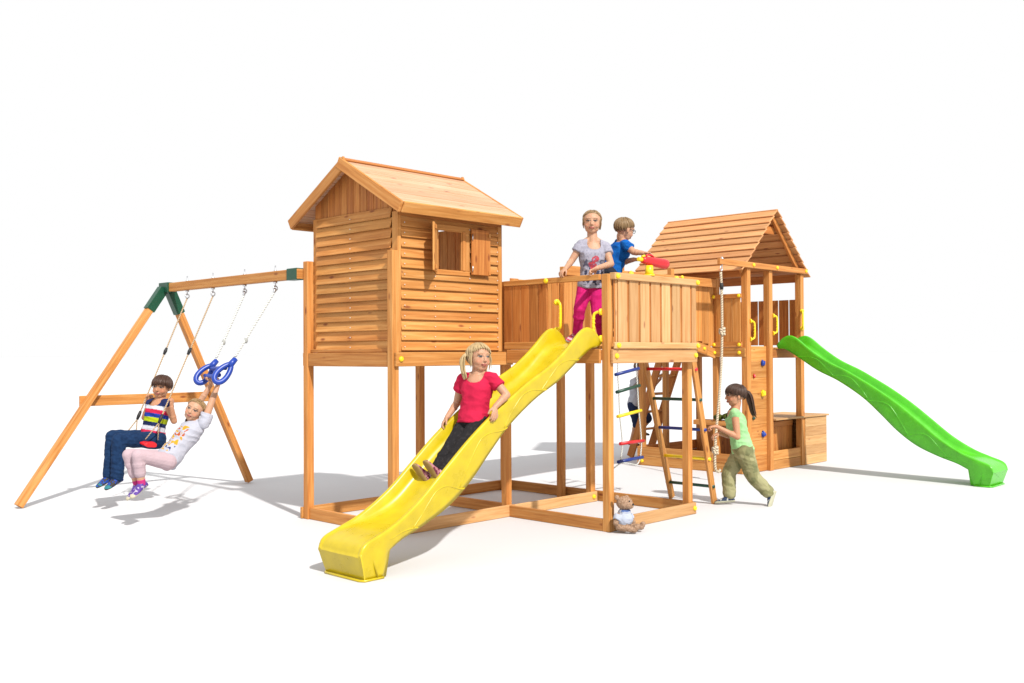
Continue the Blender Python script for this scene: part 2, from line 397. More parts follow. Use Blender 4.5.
# railing over the slide
board('handrail', plat, C0-.066, C0-.030, EY+.036, -.037, 2.120, 2.168, axis='y')
d = Wd()
for k in range(5): d.box(C0-.055, C0-.04, -.135-k*.107, -.135-k*.107+.1045, 1.60, 2.118, axis='z')
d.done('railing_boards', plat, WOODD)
board('bottom_rail', plat, C0-.062, C0-.036, -.64, -.037, 1.54, 1.605, axis='y')
d = Wd()
for k in range(9): d.box(C0+.06+k*.13, C0+.175+k*.13, A+.037, A+.055, 1.60, 2.15, axis='z')
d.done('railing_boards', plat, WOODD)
d = Wd(); d.box(G0+.037, G0+.057, -.5, -.037, 1.62, 2.12, axis='z', tint=.95)
for p, nn in (((1.372, EY-.088, 2.150), (0, -1, 0)), ((2.57, EY-.088, 2.152), (0, -1, 0)), ((1.383, EY-.085, 1.566), (0, -1, 0)), ((2.575, EY-.085, 1.566), (0, -1, 0)),
    ((1.378, EY-.066, 1.477), (0, -1, 0)), ((2.565, EY-.066, 1.477), (0, -1, 0)), ((C0-.066, -.565, 2.143), (-1, 0, 0)), ((G0+.02, EY-.034, .055), (0, -1, 0)), ((G0-.03, -.066, .055), (0, -1, 0)),
    ((1.62, EY-.04, 2.182), (0, 0, 1)), ((2.30, EY-.04, 2.182), (0, 0, 1))): bolt(plat, p, nn)
d.b.free()
handle(plat, (C0-.04, -.664, 1.950), (C0-.04, -.664, 1.708), (-.35, -.93, 0))
handle(plat, (C0-.04, -1.168, 1.850), (C0-.04, -1.168, 1.625), (-.35, .93, 0))

# ================================================================== arched bridge
br = thing('arched_bridge', 'arched wooden footbridge with picket railings joining both towers', 'bridge', (4.05, .6, 0))
XM = 4.055; BY = .395
arch = lambda x: 1.735-.090*(x-XM)**2
def curved(name, y0, y1, h, m=WOOD, off=0):
    bw = Wd(); n = 14
    for k in range(n):
        xa = G0+.04+k*(5.515-G0-.04)/n; xb = G0+.04+(k+1)*(5.515-G0-.04)/n
        bw.beam((xa, (y0+y1)/2, arch(xa)-h/2+off), (xb+.004, (y0+y1)/2, arch(xb)-h/2+off), y1-y0, h, tint=1.0, bev=0)
    return bw.done(name, br, m)
curved('bridge_beam', BY-.02, BY+.012, .118); curved('bridge_beam', A-.012, A+.02, .10)
d = Wd(); n = 26
for k in range(n):
    xa = G0+.05+k*(5.5-G0-.05)/n; xm = xa+.05; sl_ = -.18*(xm-XM)
    d.beam((xm, BY+.014, arch(xm)+.0), (xm, A-.014, arch(xm)+.0), .098, .022, (-sl_, 0, 1))
d.done('deck', br)
for yy, sg in ((BY, -1), (A, 1)):
    d = Wd(); n = 21
    for k in range(n):
        x0 = G0+.075+k*.138
        if x0+.1 > 5.5: break
        d.box(x0, x0+.132, yy+.013 if sg < 0 else yy-.03, yy+.03 if sg < 0 else yy-.013, arch(x0+.06)+.022, (2.385 if sg < 0 else 2.345)-random.uniform(0, .02), axis='z')
    d.done('railing_boards', br)
    yb = yy-.016 if sg < 0 else yy+.016
    board('handrail', br, 2.62, 5.482, yb-.03*(sg < 0), yb+.03*(sg > 0), 2.32 if sg < 0 else 2.20, 2.425 if sg < 0 else 2.30, axis='x')
    for x in ((3.67, 4.65) if sg < 0 else (3.49, 4.6)): board('post', br, x-.033, x+.033, yy+.032 if sg < 0 else yy-.09, yy+.09 if sg < 0 else yy-.032, arch(x)-.09, 2.515, axis='z')
for x in (3.72, 4.73): bolt(br, (x, BY-.046, 2.41), (0, -1, 0))
for x in (3.3, 3.8, 4.3, 4.8, 5.24, 5.47): bolt(br, (x, BY-.02, arch(x)-.055), (0, -1, 0))

# ================================================================== roofed climbing tower
X1, X2, X3, YN, YF = 5.553, 6.07, 6.918, -.03, 1.554
ct = thing('climbing_tower', 'far wooden tower with tall slatted roof, climbing wall and storage box', 'play tower', (6.2, .7, 0))
for x, y, z in ((X1, YN, 2.54), (X2+.02, YN, 2.54), (X3, YN, 2.54), (X1, YF, 2.5), (X2+.02, YF, 2.1), (X3, YF, 2.5), (X1, .40, 2.452)):
    k = .043 if y < 0 else PW
    board('post', ct, x-k, x+k, y-k, y+k, 0, z, tint=1.0 if y < 0 else .92)
# low walls round the base
d = Wd()
for z0, z1 in ((.002, .122), (.125, .25)): d.box(X1-.062, X1-.037, .42, YF+.05, z0, z1, axis='y')
for z0, z1 in ((.002, .118), (.121, .235)): d.box(X1-.06, X1-.037, YN+.03, .417, z0, z1, axis='y')
d.done('low_wall', ct)
d = Wd()
for z0, z1 in ((.002, .118), (.121, .24)): d.box(X2+.065, X3-.037, YN-.028, YN-.004, z0, z1, axis='x')
d.done('low_wall', ct)
d = Wd()
for z0, z1 in ((.002, .118), (.121, .25)): d.box(X1-.03, X3, YF+.037, YF+.06, z0, z1, axis='x')
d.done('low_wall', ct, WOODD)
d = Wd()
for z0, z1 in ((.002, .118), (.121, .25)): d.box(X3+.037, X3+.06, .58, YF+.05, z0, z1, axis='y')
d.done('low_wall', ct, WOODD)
# shop counter and box
board('counter', ct, X1-.05, X1+.16, YN+.04, .72, .585, .645, axis='y')
d = Wd()
for k in range(6): d.box(X1+.42, X1+.435, -.0+k*.14, .139+k*.14, .01, .6, axis='z', tint=.75)  # lowered tint paints the dim interior behind the counter
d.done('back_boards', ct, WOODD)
box = Wd()
for k in range(5): box.box(6.955, 7.56, YN-.055, YN-.030, .004+k*.125, .1285+k*.125, axis='x')
for k in range(5): box.box(7.536, 7.561, YN-.029, .56, .004+k*.125, .1285+k*.125, axis='y')
for k in range(5): box.box(6.955, 7.56, .535, .56, .004+k*.125, .1285+k*.125, axis='x')
bx = box.done('storage_box', ct, WOODL)
d = Wd(); d.box(6.15, 7.60, YN-.075, .26, .632, .655, axis='x'); d.box(6.15, 7.60, .264, .60, .632, .655, axis='x'); d.done('lid', bx, WOODL)
d = Wd()
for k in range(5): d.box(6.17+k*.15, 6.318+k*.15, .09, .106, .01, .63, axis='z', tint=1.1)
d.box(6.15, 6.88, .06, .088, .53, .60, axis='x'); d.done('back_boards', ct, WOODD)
# deck
d = Wd()
for k in range(13): d.box(X1+.0, X3+.02, YN+.03+k*.118, YN+.142+k*.118, 1.545, 1.567, axis='x')
d.done('deck', ct)
board('apron_beam', ct, X1-.066, X1-.037, YN-.02, YF+.03, 1.447, 1.562, axis='y')
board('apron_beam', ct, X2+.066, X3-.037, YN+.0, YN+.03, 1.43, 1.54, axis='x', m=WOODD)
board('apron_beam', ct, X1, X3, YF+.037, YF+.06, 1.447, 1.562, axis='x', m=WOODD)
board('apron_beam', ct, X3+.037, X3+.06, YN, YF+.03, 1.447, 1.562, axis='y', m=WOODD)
# railings
d = Wd()
for k in range(3): d.box(X1-.055, X1-.038, .02+k*.118, .02+k*.118+.115, 1.63, 2.18, axis='z')
d.done('railing_boards', ct); board('bottom_rail', ct, X1-.066, X1-.036, -.0, .42, 1.567, 1.632, axis='y'); board('handrail', ct, X1-.07, X1-.036, -.0, .42, 2.178, 2.232, axis='y')
d = Wd()
for k in range(10): d.box(X3+.037, X3+.054, YN+.03+k*.155, YN+.03+k*.155+.140, 1.60, 2.21, axis='z')
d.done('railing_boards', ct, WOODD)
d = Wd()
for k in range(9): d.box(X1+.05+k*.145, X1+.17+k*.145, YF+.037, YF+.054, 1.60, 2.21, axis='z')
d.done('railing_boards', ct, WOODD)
# climbing wall with holds
d = Wd()
for k in range(8): d.box(X1+.044, X2-.024, YN+.004, YN+.028, .004+k*.197, .2005+k*.197, axis='x')
d.done('climbing_wall', ct)
def hold(p, m, s=.85):
    bm = bmesh.new(); bmesh.ops.create_icosphere(bm, subdivisions=3, radius=1)
    sd = random.uniform(0, 9)
    for v in bm.verts:
        c = v.co.copy(); q = .75+.35*noise.noise(c*1.4+V((sd, 0, 0)))
        v.co = V((p[0]+c.x*.052*q*s, p[1]-.004-max(0, -c.y*.055*q+.012 if c.y < 0 else 0)*s, p[2]+c.z*.055*q*s*(1.1-.25*c.x)))
    return bm_obj('climbing_hold', bm, m, ct, True)
for px, py, m_, sz in ((762, 363, BLUP, .8), (753.5, 376, REDP, .5), (762, 393.5, CAPY, .85), (753, 418, DGRN, .5), (762.5, 434, BLUP, .8)): hold(ay(px, py, YN+.004), m_, sz)
# roof
TR, TE, TH, TY0, TY1, TXM = 3.325, 2.51, .845, -.105, 1.585, 6.22
rf = Wd(); n = 9
for sgn in (-1, 1):
    for k in range(n):
        ta, tb = k/n, (k+1)/n
        xa, xb = TXM+sgn*TH*ta, TXM+sgn*TH*tb; za, zb = TR-(TR-TE)*ta, TR-(TR-TE)*tb
        up = V((xa-xb-sgn*.0, 0, za-zb)); L = up.length; nrm = V((sgn*(TR-TE), 0, TH)).normalized()
        c = (V((xa, 0, za))+V((xb, 0, zb)))/2; up2 = up.normalized()-nrm*.16   # lower edge stands proud
        out = nrm*.008
        rf.beam(c+out+V((0, TY0, 0)), c+out+V((0, TY1, 0)), .018, L*1.28, up2)
roof2 = rf.done('roof', ct, WOODR)
for yy in (TY0+.09, TY1-.09):
    for sgn in (-1, 1):
        nrm = V((sgn*(TR-TE), 0, TH)).normalized()
        beam('rafter', roof2, V((TXM+sgn*.02, yy, TR-.02))-nrm*.045, V((TXM+sgn*(TH-.03), yy, TE+.03))-nrm*.045, .035, .065, nrm, m=WOODD)
d = Wd(); d.box(TXM-.14, TXM+.14, TY0+.13, TY0+.15, 3.03, 3.13, axis='x'); d.done('ridge_brace', roof2, WOODD)
board('eave_beam', roof2, 5.47, 5.515, TY0+.1, TY1-.05, 2.44, 2.59, axis='y', m=WOODD)
board('eave_beam', roof2, 6.955, 6.99, TY0+.1, TY1-.05, 2.44, 2.55, axis='y', m=WOODD)
board('rope_beam', ct, 4.846, 7.01, YN-.078, YN-.038, 2.545, 2.615, axis='x')
for x in (5.61, 6.19, 6.96): bolt(ct, (x, YN-.078, 2.583), (0, -1, 0))
for p in ((.39, 2.205), (.03, 2.205), (.39, 1.60), (.03, 1.60), (.39, 1.50), (.03, 1.50), (1.52, .06)): bolt(ct, (X1-.066, p[0], p[1]), (-1, 0, 0))
for x in (X1+.02, X2+.06): handle(ct, (x, YN-.042, 1.89 if x < 6 else 1.97), (x, YN-.042, 1.665 if x < 6 else 1.745), (.93, -.37, 0))
handle(ct, (X3-.02, YN-.045, 2.05), (X3-.02, YN-.045, 1.82), (-.80, -.60, 0))

# ================================================================== swing frame
SX, SL = -.061, A+2.63
sw = thing('swing_set', 'wooden A-frame of the swings with green steel corner brackets', 'swing set', (SX, SL, 0))
board('top_beam', sw, SX-.035, SX+.035, A+.04, SL-.03, 2.195, 2.288, axis='y')
feet = []
for sgn, fx in ((-1, 1.55), (1, 1.035)):
    top = V((SX+sgn*.03, SL, 2.24)); ft = V((SX+sgn*fx, SL, 0)); dd = (ft-top).normalized(); feet.append((top, ft))
    e = ft-dd*.045; beam('leg', sw, top+dd*.02, e+dd*.02, .07, .085, (0, 1, 0) if False else V((0, 1, 0)), tint=1.0)
    bw = bmesh.new(); s_ = V((0, 1, 0)); u_ = dd.cross(s_).normalized(); vs = []
    for k in (.015, .30):
        for a, b_ in ((-1, -1), (1, -1), (1, 1), (-1, 1)): vs.append(bw.verts.new(top+dd*k+s_*a*.048+u_*b_*.047))
    for k in range(4): bw.faces.new((vs[k], vs[(k+1) % 4], vs[4+(k+1) % 4], vs[4+k]))
    bw.faces.new(vs[:4]); bw.faces.new(vs[4:]); bm_obj('bracket', bw, DGM, sw)
def sbox(bm, x0, x1, y0, y1, z0, z1):
    r = bmesh.ops.create_cube(bm, size=1)
    for v in r['verts']: v.co = V((x0+(v.co.x+.5)*(x1-x0), y0+(v.co.y+.5)*(y1-y0), z0+(v.co.z+.5)*(z1-z0)))
    bmesh.ops.bevel(bm, geom=list({e for v in r['verts'] for e in v.link_edges}), offset=.004, segments=1, affect='EDGES')
bm = bmesh.new(); sbox(bm, SX-.052, SX+.052, SL-.13, SL+.075, 2.188, 2.296); bm_obj('bracket', bm, DGM, sw)
bm = bmesh.new(); sbox(bm, SX-.042, SX+.042, A+.045, A+.205, 2.187, 2.296); bm_obj('bracket', bm, DGM, sw)
z = 1.0
xa = [t.lerp(f, (2.24-z)/2.24).x for t, f in feet]
board('cross_brace', sw, xa[0]-.05, xa[1]+.01, SL+.037, SL+.066, z-.025, z+.085, axis='x')
HY = (3.38, 2.839, 2.224, 1.676)
for y in HY:
    bm = bmesh.new(); tube(bm, [(SX, y, 2.14), (SX, y, 2.345)], .006, 8); tube(bm, [(SX, y, 2.288), (SX, y, 2.30)], .016, 8)
    tube(bm, [(SX, y, 2.176), (SX, y, 2.195)], .02, 8)
    tube(bm, [(SX+.022*math.cos(k*.628), y, 2.13+.022*math.sin(k*.628)) for k in range(10)], .006, 6, True); bm_obj('swing_hook', bm, STEEL, sw)

def hang_rope(name, parent, top, end, r, m, sag=.0):
    return tube_obj(name, parent, [V(top).lerp(V(end), t)+V((0, 0, -sag*4*t*(1-t))) for t in [k/14 for k in range(15)]], r, m, 8)
# seat swing
sd = thing('rope_swing', 'red swing seat on tan ropes with a boy sitting on it', 'swing', (-.69, 3.11, .66))
SE = [V((-.69, 3.36, .675)), V((-.69, 2.86, .675))]
bm = bmesh.new(); u_ = V((.97, 0, -.10)).normalized(); n_ = u_.cross(V((0, -1, 0))).normalized()
sec = []
for k in range(17):
    t = k/16; c = V((-.70, 3.11+.235*(1-2*t), .655)); cv = (2*t-1)**2*.03; wd_ = .085*(1-.35*abs(2*t-1)**4)
    sec.append([bm.verts.new(c+n_*(cv+h)+u_*a) for a, h in ((-wd_, 0), (-wd_*.98, .02), (-wd_*.6, .027), (wd_*.6, .027), (wd_*.98, .02), (wd_, 0), (wd_*.6, -.012), (-wd_*.6, -.012))])
for a, b_ in zip(sec, sec[1:]):
    for k in range(8): bm.faces.new((a[k], a[(k+1) % 8], b_[(k+1) % 8], b_[k])).smooth = True
bm.faces.new(sec[0]); bm.faces.new(sec[-1]); bm_obj('seat', bm, REDP, sd)
for y, kn in ((3.38, V((-.612, 3.38, .845))), (2.839, V((-.645, 2.84, .835)))):
    top = V((SX, y, 2.11)); hang_rope('rope', sd, top, kn, .0075, ROPET)
    yy = y-.03 if y > 3 else y+.03
    for a in (-.07, .06): tube_obj('rope', sd, [kn, V((-.70+a, yy, .672-a*.1))], .006, ROPET, 8)
    q = top.lerp(kn, .97); bm = bmesh.new(); tube(bm, [q+(top-kn).normalized()*.05, q, kn], [.014, .018, .013], 8); bm_obj('rope_clamp', bm, BLK, sd)
    q = top.lerp(kn, .42); bm = bmesh.new(); tube(bm, [q, q+(kn-top).normalized()*.035, q+(kn-top).normalized()*.075], [.012, .019, .013], 8); bm_obj('rope_clamp', bm, BLK, sd)
# trapeze
tz = thing('trapeze_bar', 'blue plastic trapeze bar with two rings on white ropes held by a girl', 'trapeze', (-.5, 1.95, 1.36))
TA, TB = V((-.403, 2.18, 1.434)), V((-.470, 1.72, 1.450))
for y, e in ((2.224, TA), (1.676, TB)):
    top = V((SX, y, 2.11)); hang_rope('rope', tz, top, e+V((.0, 0, .02)), .011, ROPEW)
    q = top.lerp(e, .72); bm = bmesh.new(); ell(bm, q, .018, .018, .028, seg=10); bm_obj('rope_knot', bm, ROPEW, tz)
    bm = bmesh.new(); tube(bm, [top+V((.0, 0, .02)), top.lerp(e, .04)], .012, 8); bm_obj('thimble', bm, STEEL, tz)
dwn = V((-.70, 0, -.71)).normalized(); ringc = []
bm = bmesh.new()
for e in (TA, TB):
    acr = V((.25, -.96, -.20)).normalized() if False else V((0, 1, 0)); c = e+dwn*.160
    acr = (V((-.71, 0, .70))*.9+V((0, .44, 0))).normalized()
    pts = [c+dwn*.105*math.cos(t)*-1+acr*(.046-.012*math.cos(t))*math.sin(t) for t in [k/26*2*math.pi for k in range(26)]]
    tube(bm, pts, .025, 10, True); tube(bm, [e-dwn*.02, e+dwn*.075], [.026, .032], 10); ringc.append(c)
m0, m1 = ringc[0]-dwn*.02, ringc[1]-dwn*.02
for off in (-.045, .035):
    a, b_ = m0+dwn*off, m1+dwn*off
    tube(bm, [a.lerp(b_, t)+dwn*(.018 if off > 0 else -.004)*math.sin(math.pi*t) for t in [.12+k/10*.76 for k in range(11)]], .02, 10)
bm_obj('trapeze_rings', bm, BLUP, tz)
BARC = (m0+m1)/2+dwn*.04

# ================================================================== slides
TOP = [(0, 1.595), (.06, 1.66), (.13, 1.70), (.2, 1.705), (.28, 1.665), (.40, 1.565), (.52, 1.475), (.68, 1.375), (.90, 1.270), (1.10, 1.155), (1.25, 1.065), (1.40, .965), (1.57, .840), (1.77, .675), (1.99, .495), (2.2, .365), (2.36, .298), (2.44, .270), (2.50, .246), (2.535, .215), (2.55, .17)]
BOT = [(0, 1.560), (.11, 1.540), (.29, 1.43), (.53, 1.275), (.80, 1.145), (1.09, .955), (1.30, .765), (1.50, .57), (1.71, .415), (1.94, .310), (2.16, .238), (2.28, .18)]
FOOT = [(2.30, 2.298, .165), (2.33, 2.315, .12), (2.36, 2.328, .07), (2.39, 2.335, .03), (2.42, 2.338, .003), (2.46, 2.38, .003), (2.49, 2.42, .003), (2.51, 2.45, .003), (2.53, 2.475, .003), (2.543, 2.49, .003), (2.55, 2.50, .003)]
def interp(tab, s):
    for (a, za), (b_, zb) in zip(tab, tab[1:]):
        if s <= b_: return za+(zb-za)*(s-a)/(b_-a)
    return tab[-1][1]
def smooth_tab(tab, n=5):
    p = spline([V((a, b_, 0)) for a, b_ in tab], n); return [(v.x, v.y) for v in p]
def slide(name, label, m, org, along, across, stretch=1.0):
    """a wavy plastic chute: deep side walls with rolled lips, bed between them, box foot"""
    org, along, across = V(org), V(along)*stretch, V(across); root = thing(name, label, 'slide', org+along*2.4)
    tt_, bb_ = smooth_tab(TOP, 6), smooth_tab(BOT, 6)
    ss = [2.28*k/64 for k in range(65)]; tt = [(q, interp(tt_, q)) for q in ss]+[(q, interp(tt_, q)) for q, _, _ in FOOT]; bb = [(q, interp(bb_, q)) for q in ss]+[(q, z) for _, q, z in FOOT]; bm = bmesh.new(); secs = []
    hw = .24
    for (st, zt), (sb, zb) in zip(tt, bb):
        low = max(zb, .0)
        f = min(1, max(0, (st-1.85)/.58)); hw = .212+.028*min(1, max(0, (st-1.9)/.45)); f = f*f*(3-2*f)      # bed rises flush with the lips at the foot
        f0 = max(0, 1-st/.30)
        dep = .13*(1-f)+.004*f
        zbed = max(zt-dep, 0) if st > .35 else 1.565-.02*(st/.35)*0+(0 if st < .12 else 0)
        if st <= .45:
            q = max(0, (st-.08)/.37); zbed = (1-q*q)*1.568+q*q*(interp(tt_, .45)-.13)
        sbd = st if st > 2.3 else st*.6+sb*.4
        def P(y, s, z): return org+along*s+across*y+V((0, 0, z))
        flare = .012
        half = [(hw-.028, sb, zb), (hw-.022, st*.15+sb*.85, zb+(zt-zb)*.15), (hw-.010, (st+sb)/2, zb+(zt-zb)*.5), (hw-.004, st*.85+sb*.15, zb+(zt-zb)*.85), (hw, st, zt-.006), (hw-.004, st, zt+.006), (hw-.014, st, zt+.011), (hw-.028, st, zt+.008), (hw-.036, st, zt-.004)]
        inn = [(hw-.044, sbd, zbed+max(.0, (zt-zbed))*.45), (hw-.056, sbd, zbed+.022*(1-f)), (hw-.085, sbd, zbed+.003), (hw*.33, sbd, zbed)]
        und = [(hw-.10, sb, max(zb+.02, .003) if zb > .003 else .003), ]
        right = [P(y, s, z) for y, s, z in half+inn]; left = [P(-y, s, z) for y, s, z in reversed(half+inn)]
        zu = min(zb+.035, zbed-.02); zu = max(zu, .003)
        under = [P(-(hw-.05), sb, zu if st < 2.3 else .003), P((hw-.05), sb, zu if st < 2.3 else .003)]
        secs.append([bm.verts.new(p) for p in right+left+under])
    N = len(secs[0])
    for a, b_ in zip(secs, secs[1:]):
        for k in range(N):
            bm.faces.new((a[k], a[(k+1) % N], b_[(k+1) % N], b_[k])).smooth = True
    bm.faces.new(secs[0]); fe = bm.faces.new(secs[-1])
    ex = bmesh.ops.inset_region(bm, faces=[fe], thickness=.045, depth=-.012)
    # lip round the bottom of the foot
    pb = [org+along*s+across*y+V((0, 0, .008)) for s, y in ((2.345, hw-.02), (2.505, hw-.02), (2.522, hw-.05), (2.522, -hw+.05), (2.505, -hw+.02), (2.345, -hw+.02))]
    tube(bm, pb, .009, 8)
    body = bm_obj('chute', bm, m, root)
    # raised wave lines on both side walls
    for sg in (1, -1):
        bm = bmesh.new()
        for w0, ln in ((.27, .47), (.67, .49), (1.12, .50), (1.57, .50), (2.02, .40)):
            line = []
            for k in range(33):
                t = k/32; sx = w0+t*ln
                fr = .03+.70*(math.sin(min(1, t/.62)*math.pi/2))**1.3-.55*max(0, (t-.58)/.42)**1.5
                if w0 > 2: fr = .06+.52*math.sin(min(1, t/.9)*math.pi/2)
                if sx > 2.40: break
                zb, zt = interp(bb_, min(sx, 2.28)), interp(tt_, sx); h_ = .212+.028*min(1, max(0, (sx-1.9)/.45))
                y = h_-.028+.025*min(1, fr*1.05)
                line.append(org+along*sx+across*(sg*(y+.001))+V((0, 0, zb+(zt-zb)*fr)))
            tube(bm, line, .006, 6)
        fl = [org+along*s+across*(sg*(hw-.012))+V((0, 0, z)) for s, z in ((2.40, .205), (2.44, .19), (2.45, .16), (2.40, .02))]
        tube(bm, fl, .0045, 6)
        bm_obj('wave_ribs', bm, m, body)
    return root
slide('yellow_slide', 'wavy yellow plastic slide running down from the platform with a girl on it', YEL, (1.305, -.955, 0), (-1, 0, 0), (0, 1, 0))
slide('green_slide', 'long wavy green plastic slide leading down from the roofed tower', GRN, (6.475, YN-.02, 0), (0, -1, 0), (1, 0, 0), 1.03)

# ================================================================== ladders, ropes, telescope
ld = thing('climbing_ladder', 'leaning wooden ladder with coloured round rungs against the platform', 'ladder', (3.24, -.8, 0))
LT, LB = V((2.655, 0, 1.50)), V((3.25, 0, .0))
for y0, y1 in ((-.60, -.515), (-1.165, -1.02)):
    a = V((LT.x, y0, LT.z)); b_ = V((LB.x, y1, .012)); beam('rail', ld, a, b_, .03, .075, V((1, 0, .4)))
for zz, m_ in ((1.345, REDP), (1.05, DGRN), (.755, BLUD), (.462, CAPY), (.18, DGRN)):
    t = (1.5-zz)/1.5; c = LT.lerp(LB, t); ya = -.60+.085*t+.03; yb = -1.165+.145*t-.03
    tube_obj('rung', ld, [(c.x, ya, zz), (c.x, yb, zz)], .0155, m_, 12)
bl = thing('rear_ladder', 'wooden stair ladder leaning on the back of the far tower', 'ladder', (6.4, 2.2, 0))
for x in (6.17, 6.62): beam('rail', bl, (x, 1.62, 1.62), (x, 2.235, .012), .035, .11, (0, 1, .4), m=WOODD)
for k in range(6):
    t = (k+.6)/6.3; beam('rung', bl, (6.19, 2.235-.615*t, 1.61*t), (6.60, 2.235-.615*t, 1.61*t), .09, .026, (0, .25, 1), m=WOOD)
rl = thing('rope_ladder', 'slack rope ladder with coloured rungs hanging under the bridge', 'rope ladder', (3.2, 0, .4))
cl_, cr_ = (BLUD, DGRN, CAPY, REDP, BLUD), None
LP_ = [(3.02, 1.52), (3.014, 1.282), (3.03, 1.098), (3.044, .84), (3.084, .548), (3.048, .361)]; RP_ = [(3.34, 1.54), (3.337, 1.33), (3.352, 1.147), (3.376, .877), (3.418, .552), (3.398, .375)]
YL = -.005
for pp in (LP_, RP_): tube_obj('rope', rl, spline([(x, YL, z) for x, z in pp], 5), .0075, ROPEW, 8)
for (a, b_), m_ in zip(list(zip(LP_, RP_))[1:], cl_):
    a, b_ = V((a[0], YL, a[1])), V((b_[0], YL, b_[1])); e = (b_-a).normalized()*.04; tube_obj('rung', rl, [a-e, b_+e], .018, m_, 12)
tube_obj('tail_rope', rl, spline([(3.40, YL, .375), (3.31, YL-.02, .31), (3.18, YL-.02, .33), (3.05, YL-.01, .345), (2.93, YL, .30)], 6), .0065, ROPEW, 8)
cr = thing('climbing_rope', 'thick knotted climbing rope hanging from the beam of the far tower', 'climbing rope', (4.91, -.08, 1.4))
tube_obj('rope', cr, spline([(4.912, -.075, 2.46), (4.92, -.08, 2.2), (4.922, -.08, 1.77), (4.905, -.08, 1.4), (4.86, -.08, 1.05), (4.82, -.08, .80), (4.775, -.08, .55), (4.752, -.08, .34), (4.748, -.08, .2), (4.765, -.08, .13), (4.82, -.08, .10), (4.86, -.08, .12)], 6), .0155, ROPE, 10)
for p in ((4.924, -.08, 1.755), (4.757, -.08, .36)):
    bm = bmesh.new(); p = V(p)
    for k in range(3): tube(bm, [p+V((.026*math.cos(a), .026*math.sin(a), (k-1)*.026+.01*math.sin(a+k))) for a in [q/12*2*math.pi for q in range(12)]], .017, 8, True)
    ell(bm, p, .03, .03, .045, seg=10); bm_obj('knot', bm, ROPE, cr)
bm = bmesh.new(); tube(bm, [(4.91, -.095, 2.64), (4.91, -.095, 2.53)], .007, 8); tube(bm, [(4.91+.022*math.cos(k*.6), -.085, 2.50+.03*math.sin(k*.6)) for k in range(10)], .006, 8, True)
tube(bm, [(4.91, -.095, 2.61), (4.91, -.095, 2.625)], .02, 8); bm_obj('hook', bm, STEEL, cr)
bm = bmesh.new(); tube(bm, [(4.918, -.08, 2.33), (4.92, -.08, 2.29), (4.92, -.08, 2.25)], [.02, .024, .02], 8); bm_obj('rope_clamp', bm, BLK, cr)

EYT = EY-.05; tl = thing('toy_telescope', 'red toy telescope on yellow stand mounted on the platform railing', 'telescope', (1.89, EY-.05, 2.181))
bm = bmesh.new(); tube(bm, [(1.87, EYT, 2.179), (1.87, EYT, 2.192)], .048, 16); tube(bm, [(1.87, EYT, 2.19), (1.87, EYT, 2.225), (1.87, EYT, 2.27)], [.040, .036, .033], 14); bm_obj('stand', bm, CAPY, tl)
t0 = V((1.785, EY-.035, 2.318)); tdir = (V((2.12, EY-.06, 2.295))-t0).normalized()
bm = bmesh.new(); tube(bm, [t0+tdir*k for k in (.0, .03, .08, .15, .22, .29, .325, .33)], [.026, .032, .037, .040, .043, .045, .043, .036], 18)
tube(bm, [t0+tdir*.05+V((0, 0, .04)), t0+tdir*.08+V((0, 0, .055)), t0+tdir*.13+V((0, 0, .055)), t0+tdir*.16+V((0, 0, .042))], .008, 8); bm_obj('barrel', bm, REDP, tl)
bm = bmesh.new(); tube(bm, [t0-tdir*.05, t0-tdir*.03, t0+tdir*.02], [.017, .019, .018], 14); tube(bm, [t0+tdir*.0+V((0, 0, .026)), t0+tdir*.035+V((0, 0, .038))], .011, 8); bm_obj('eyepiece', bm, CAPY, tl)
bm = bmesh.new(); tube(bm, [t0+tdir*.331, t0+tdir*.333], .038, 16); bm_obj('lens', bm, GLASS, tl)

# ================================================================== people
GRP = 'children playing on the play set'
def lin(r, g, b): return tuple(.60*((c/255)/12.92 if c/255 < .04045 else ((c/255+.055)/1.055)**2.4) for c in (r, g, b))
def cap(bm, p0, r0, p1, r1, n=14, flat=False):
    """closed tapered limb segment; round ends unless flat"""
    p0, p1 = V(p0), V(p1); d = (p1-p0).normalized(); pts, rr = [], []
    if not flat:
        for k in (.95, .7, .35): pts.append(p0-d*r0*k); rr.append(r0*math.sqrt(max(.02, 1-k*k)))
    pts.append(p0); rr.append(r0); pts.append(p1); rr.append(r1)
    if not flat:
        for k in (.35, .7, .95): pts.append(p1+d*r1*k); rr.append(r1*math.sqrt(max(.02, 1-k*k)))
    tube(bm, pts, rr, n)
def loft(bm, secs, n=22):
    """closed body of elliptical sections: (centre, half-width vector, half-depth vector)"""
    rings = []
    for c, a, b_ in secs:
        ring = []
        for k in range(n):
            t = 2*math.pi*k/n; x, y = math.cos(t), math.sin(t)
            x = math.copysign(abs(x)**.85, x); y = math.copysign(abs(y)**.85, y)
            ring.append(bm.verts.new(c+a*x+b_*y))
        rings.append(ring)
    for r0, r1 in zip(rings, rings[1:]):
        for k in range(n): bm.faces.new((r0[k], r0[(k+1) % n], r1[(k+1) % n], r1[k]))
    bm.faces.new(rings[0][::-1]); bm.faces.new(rings[-1])
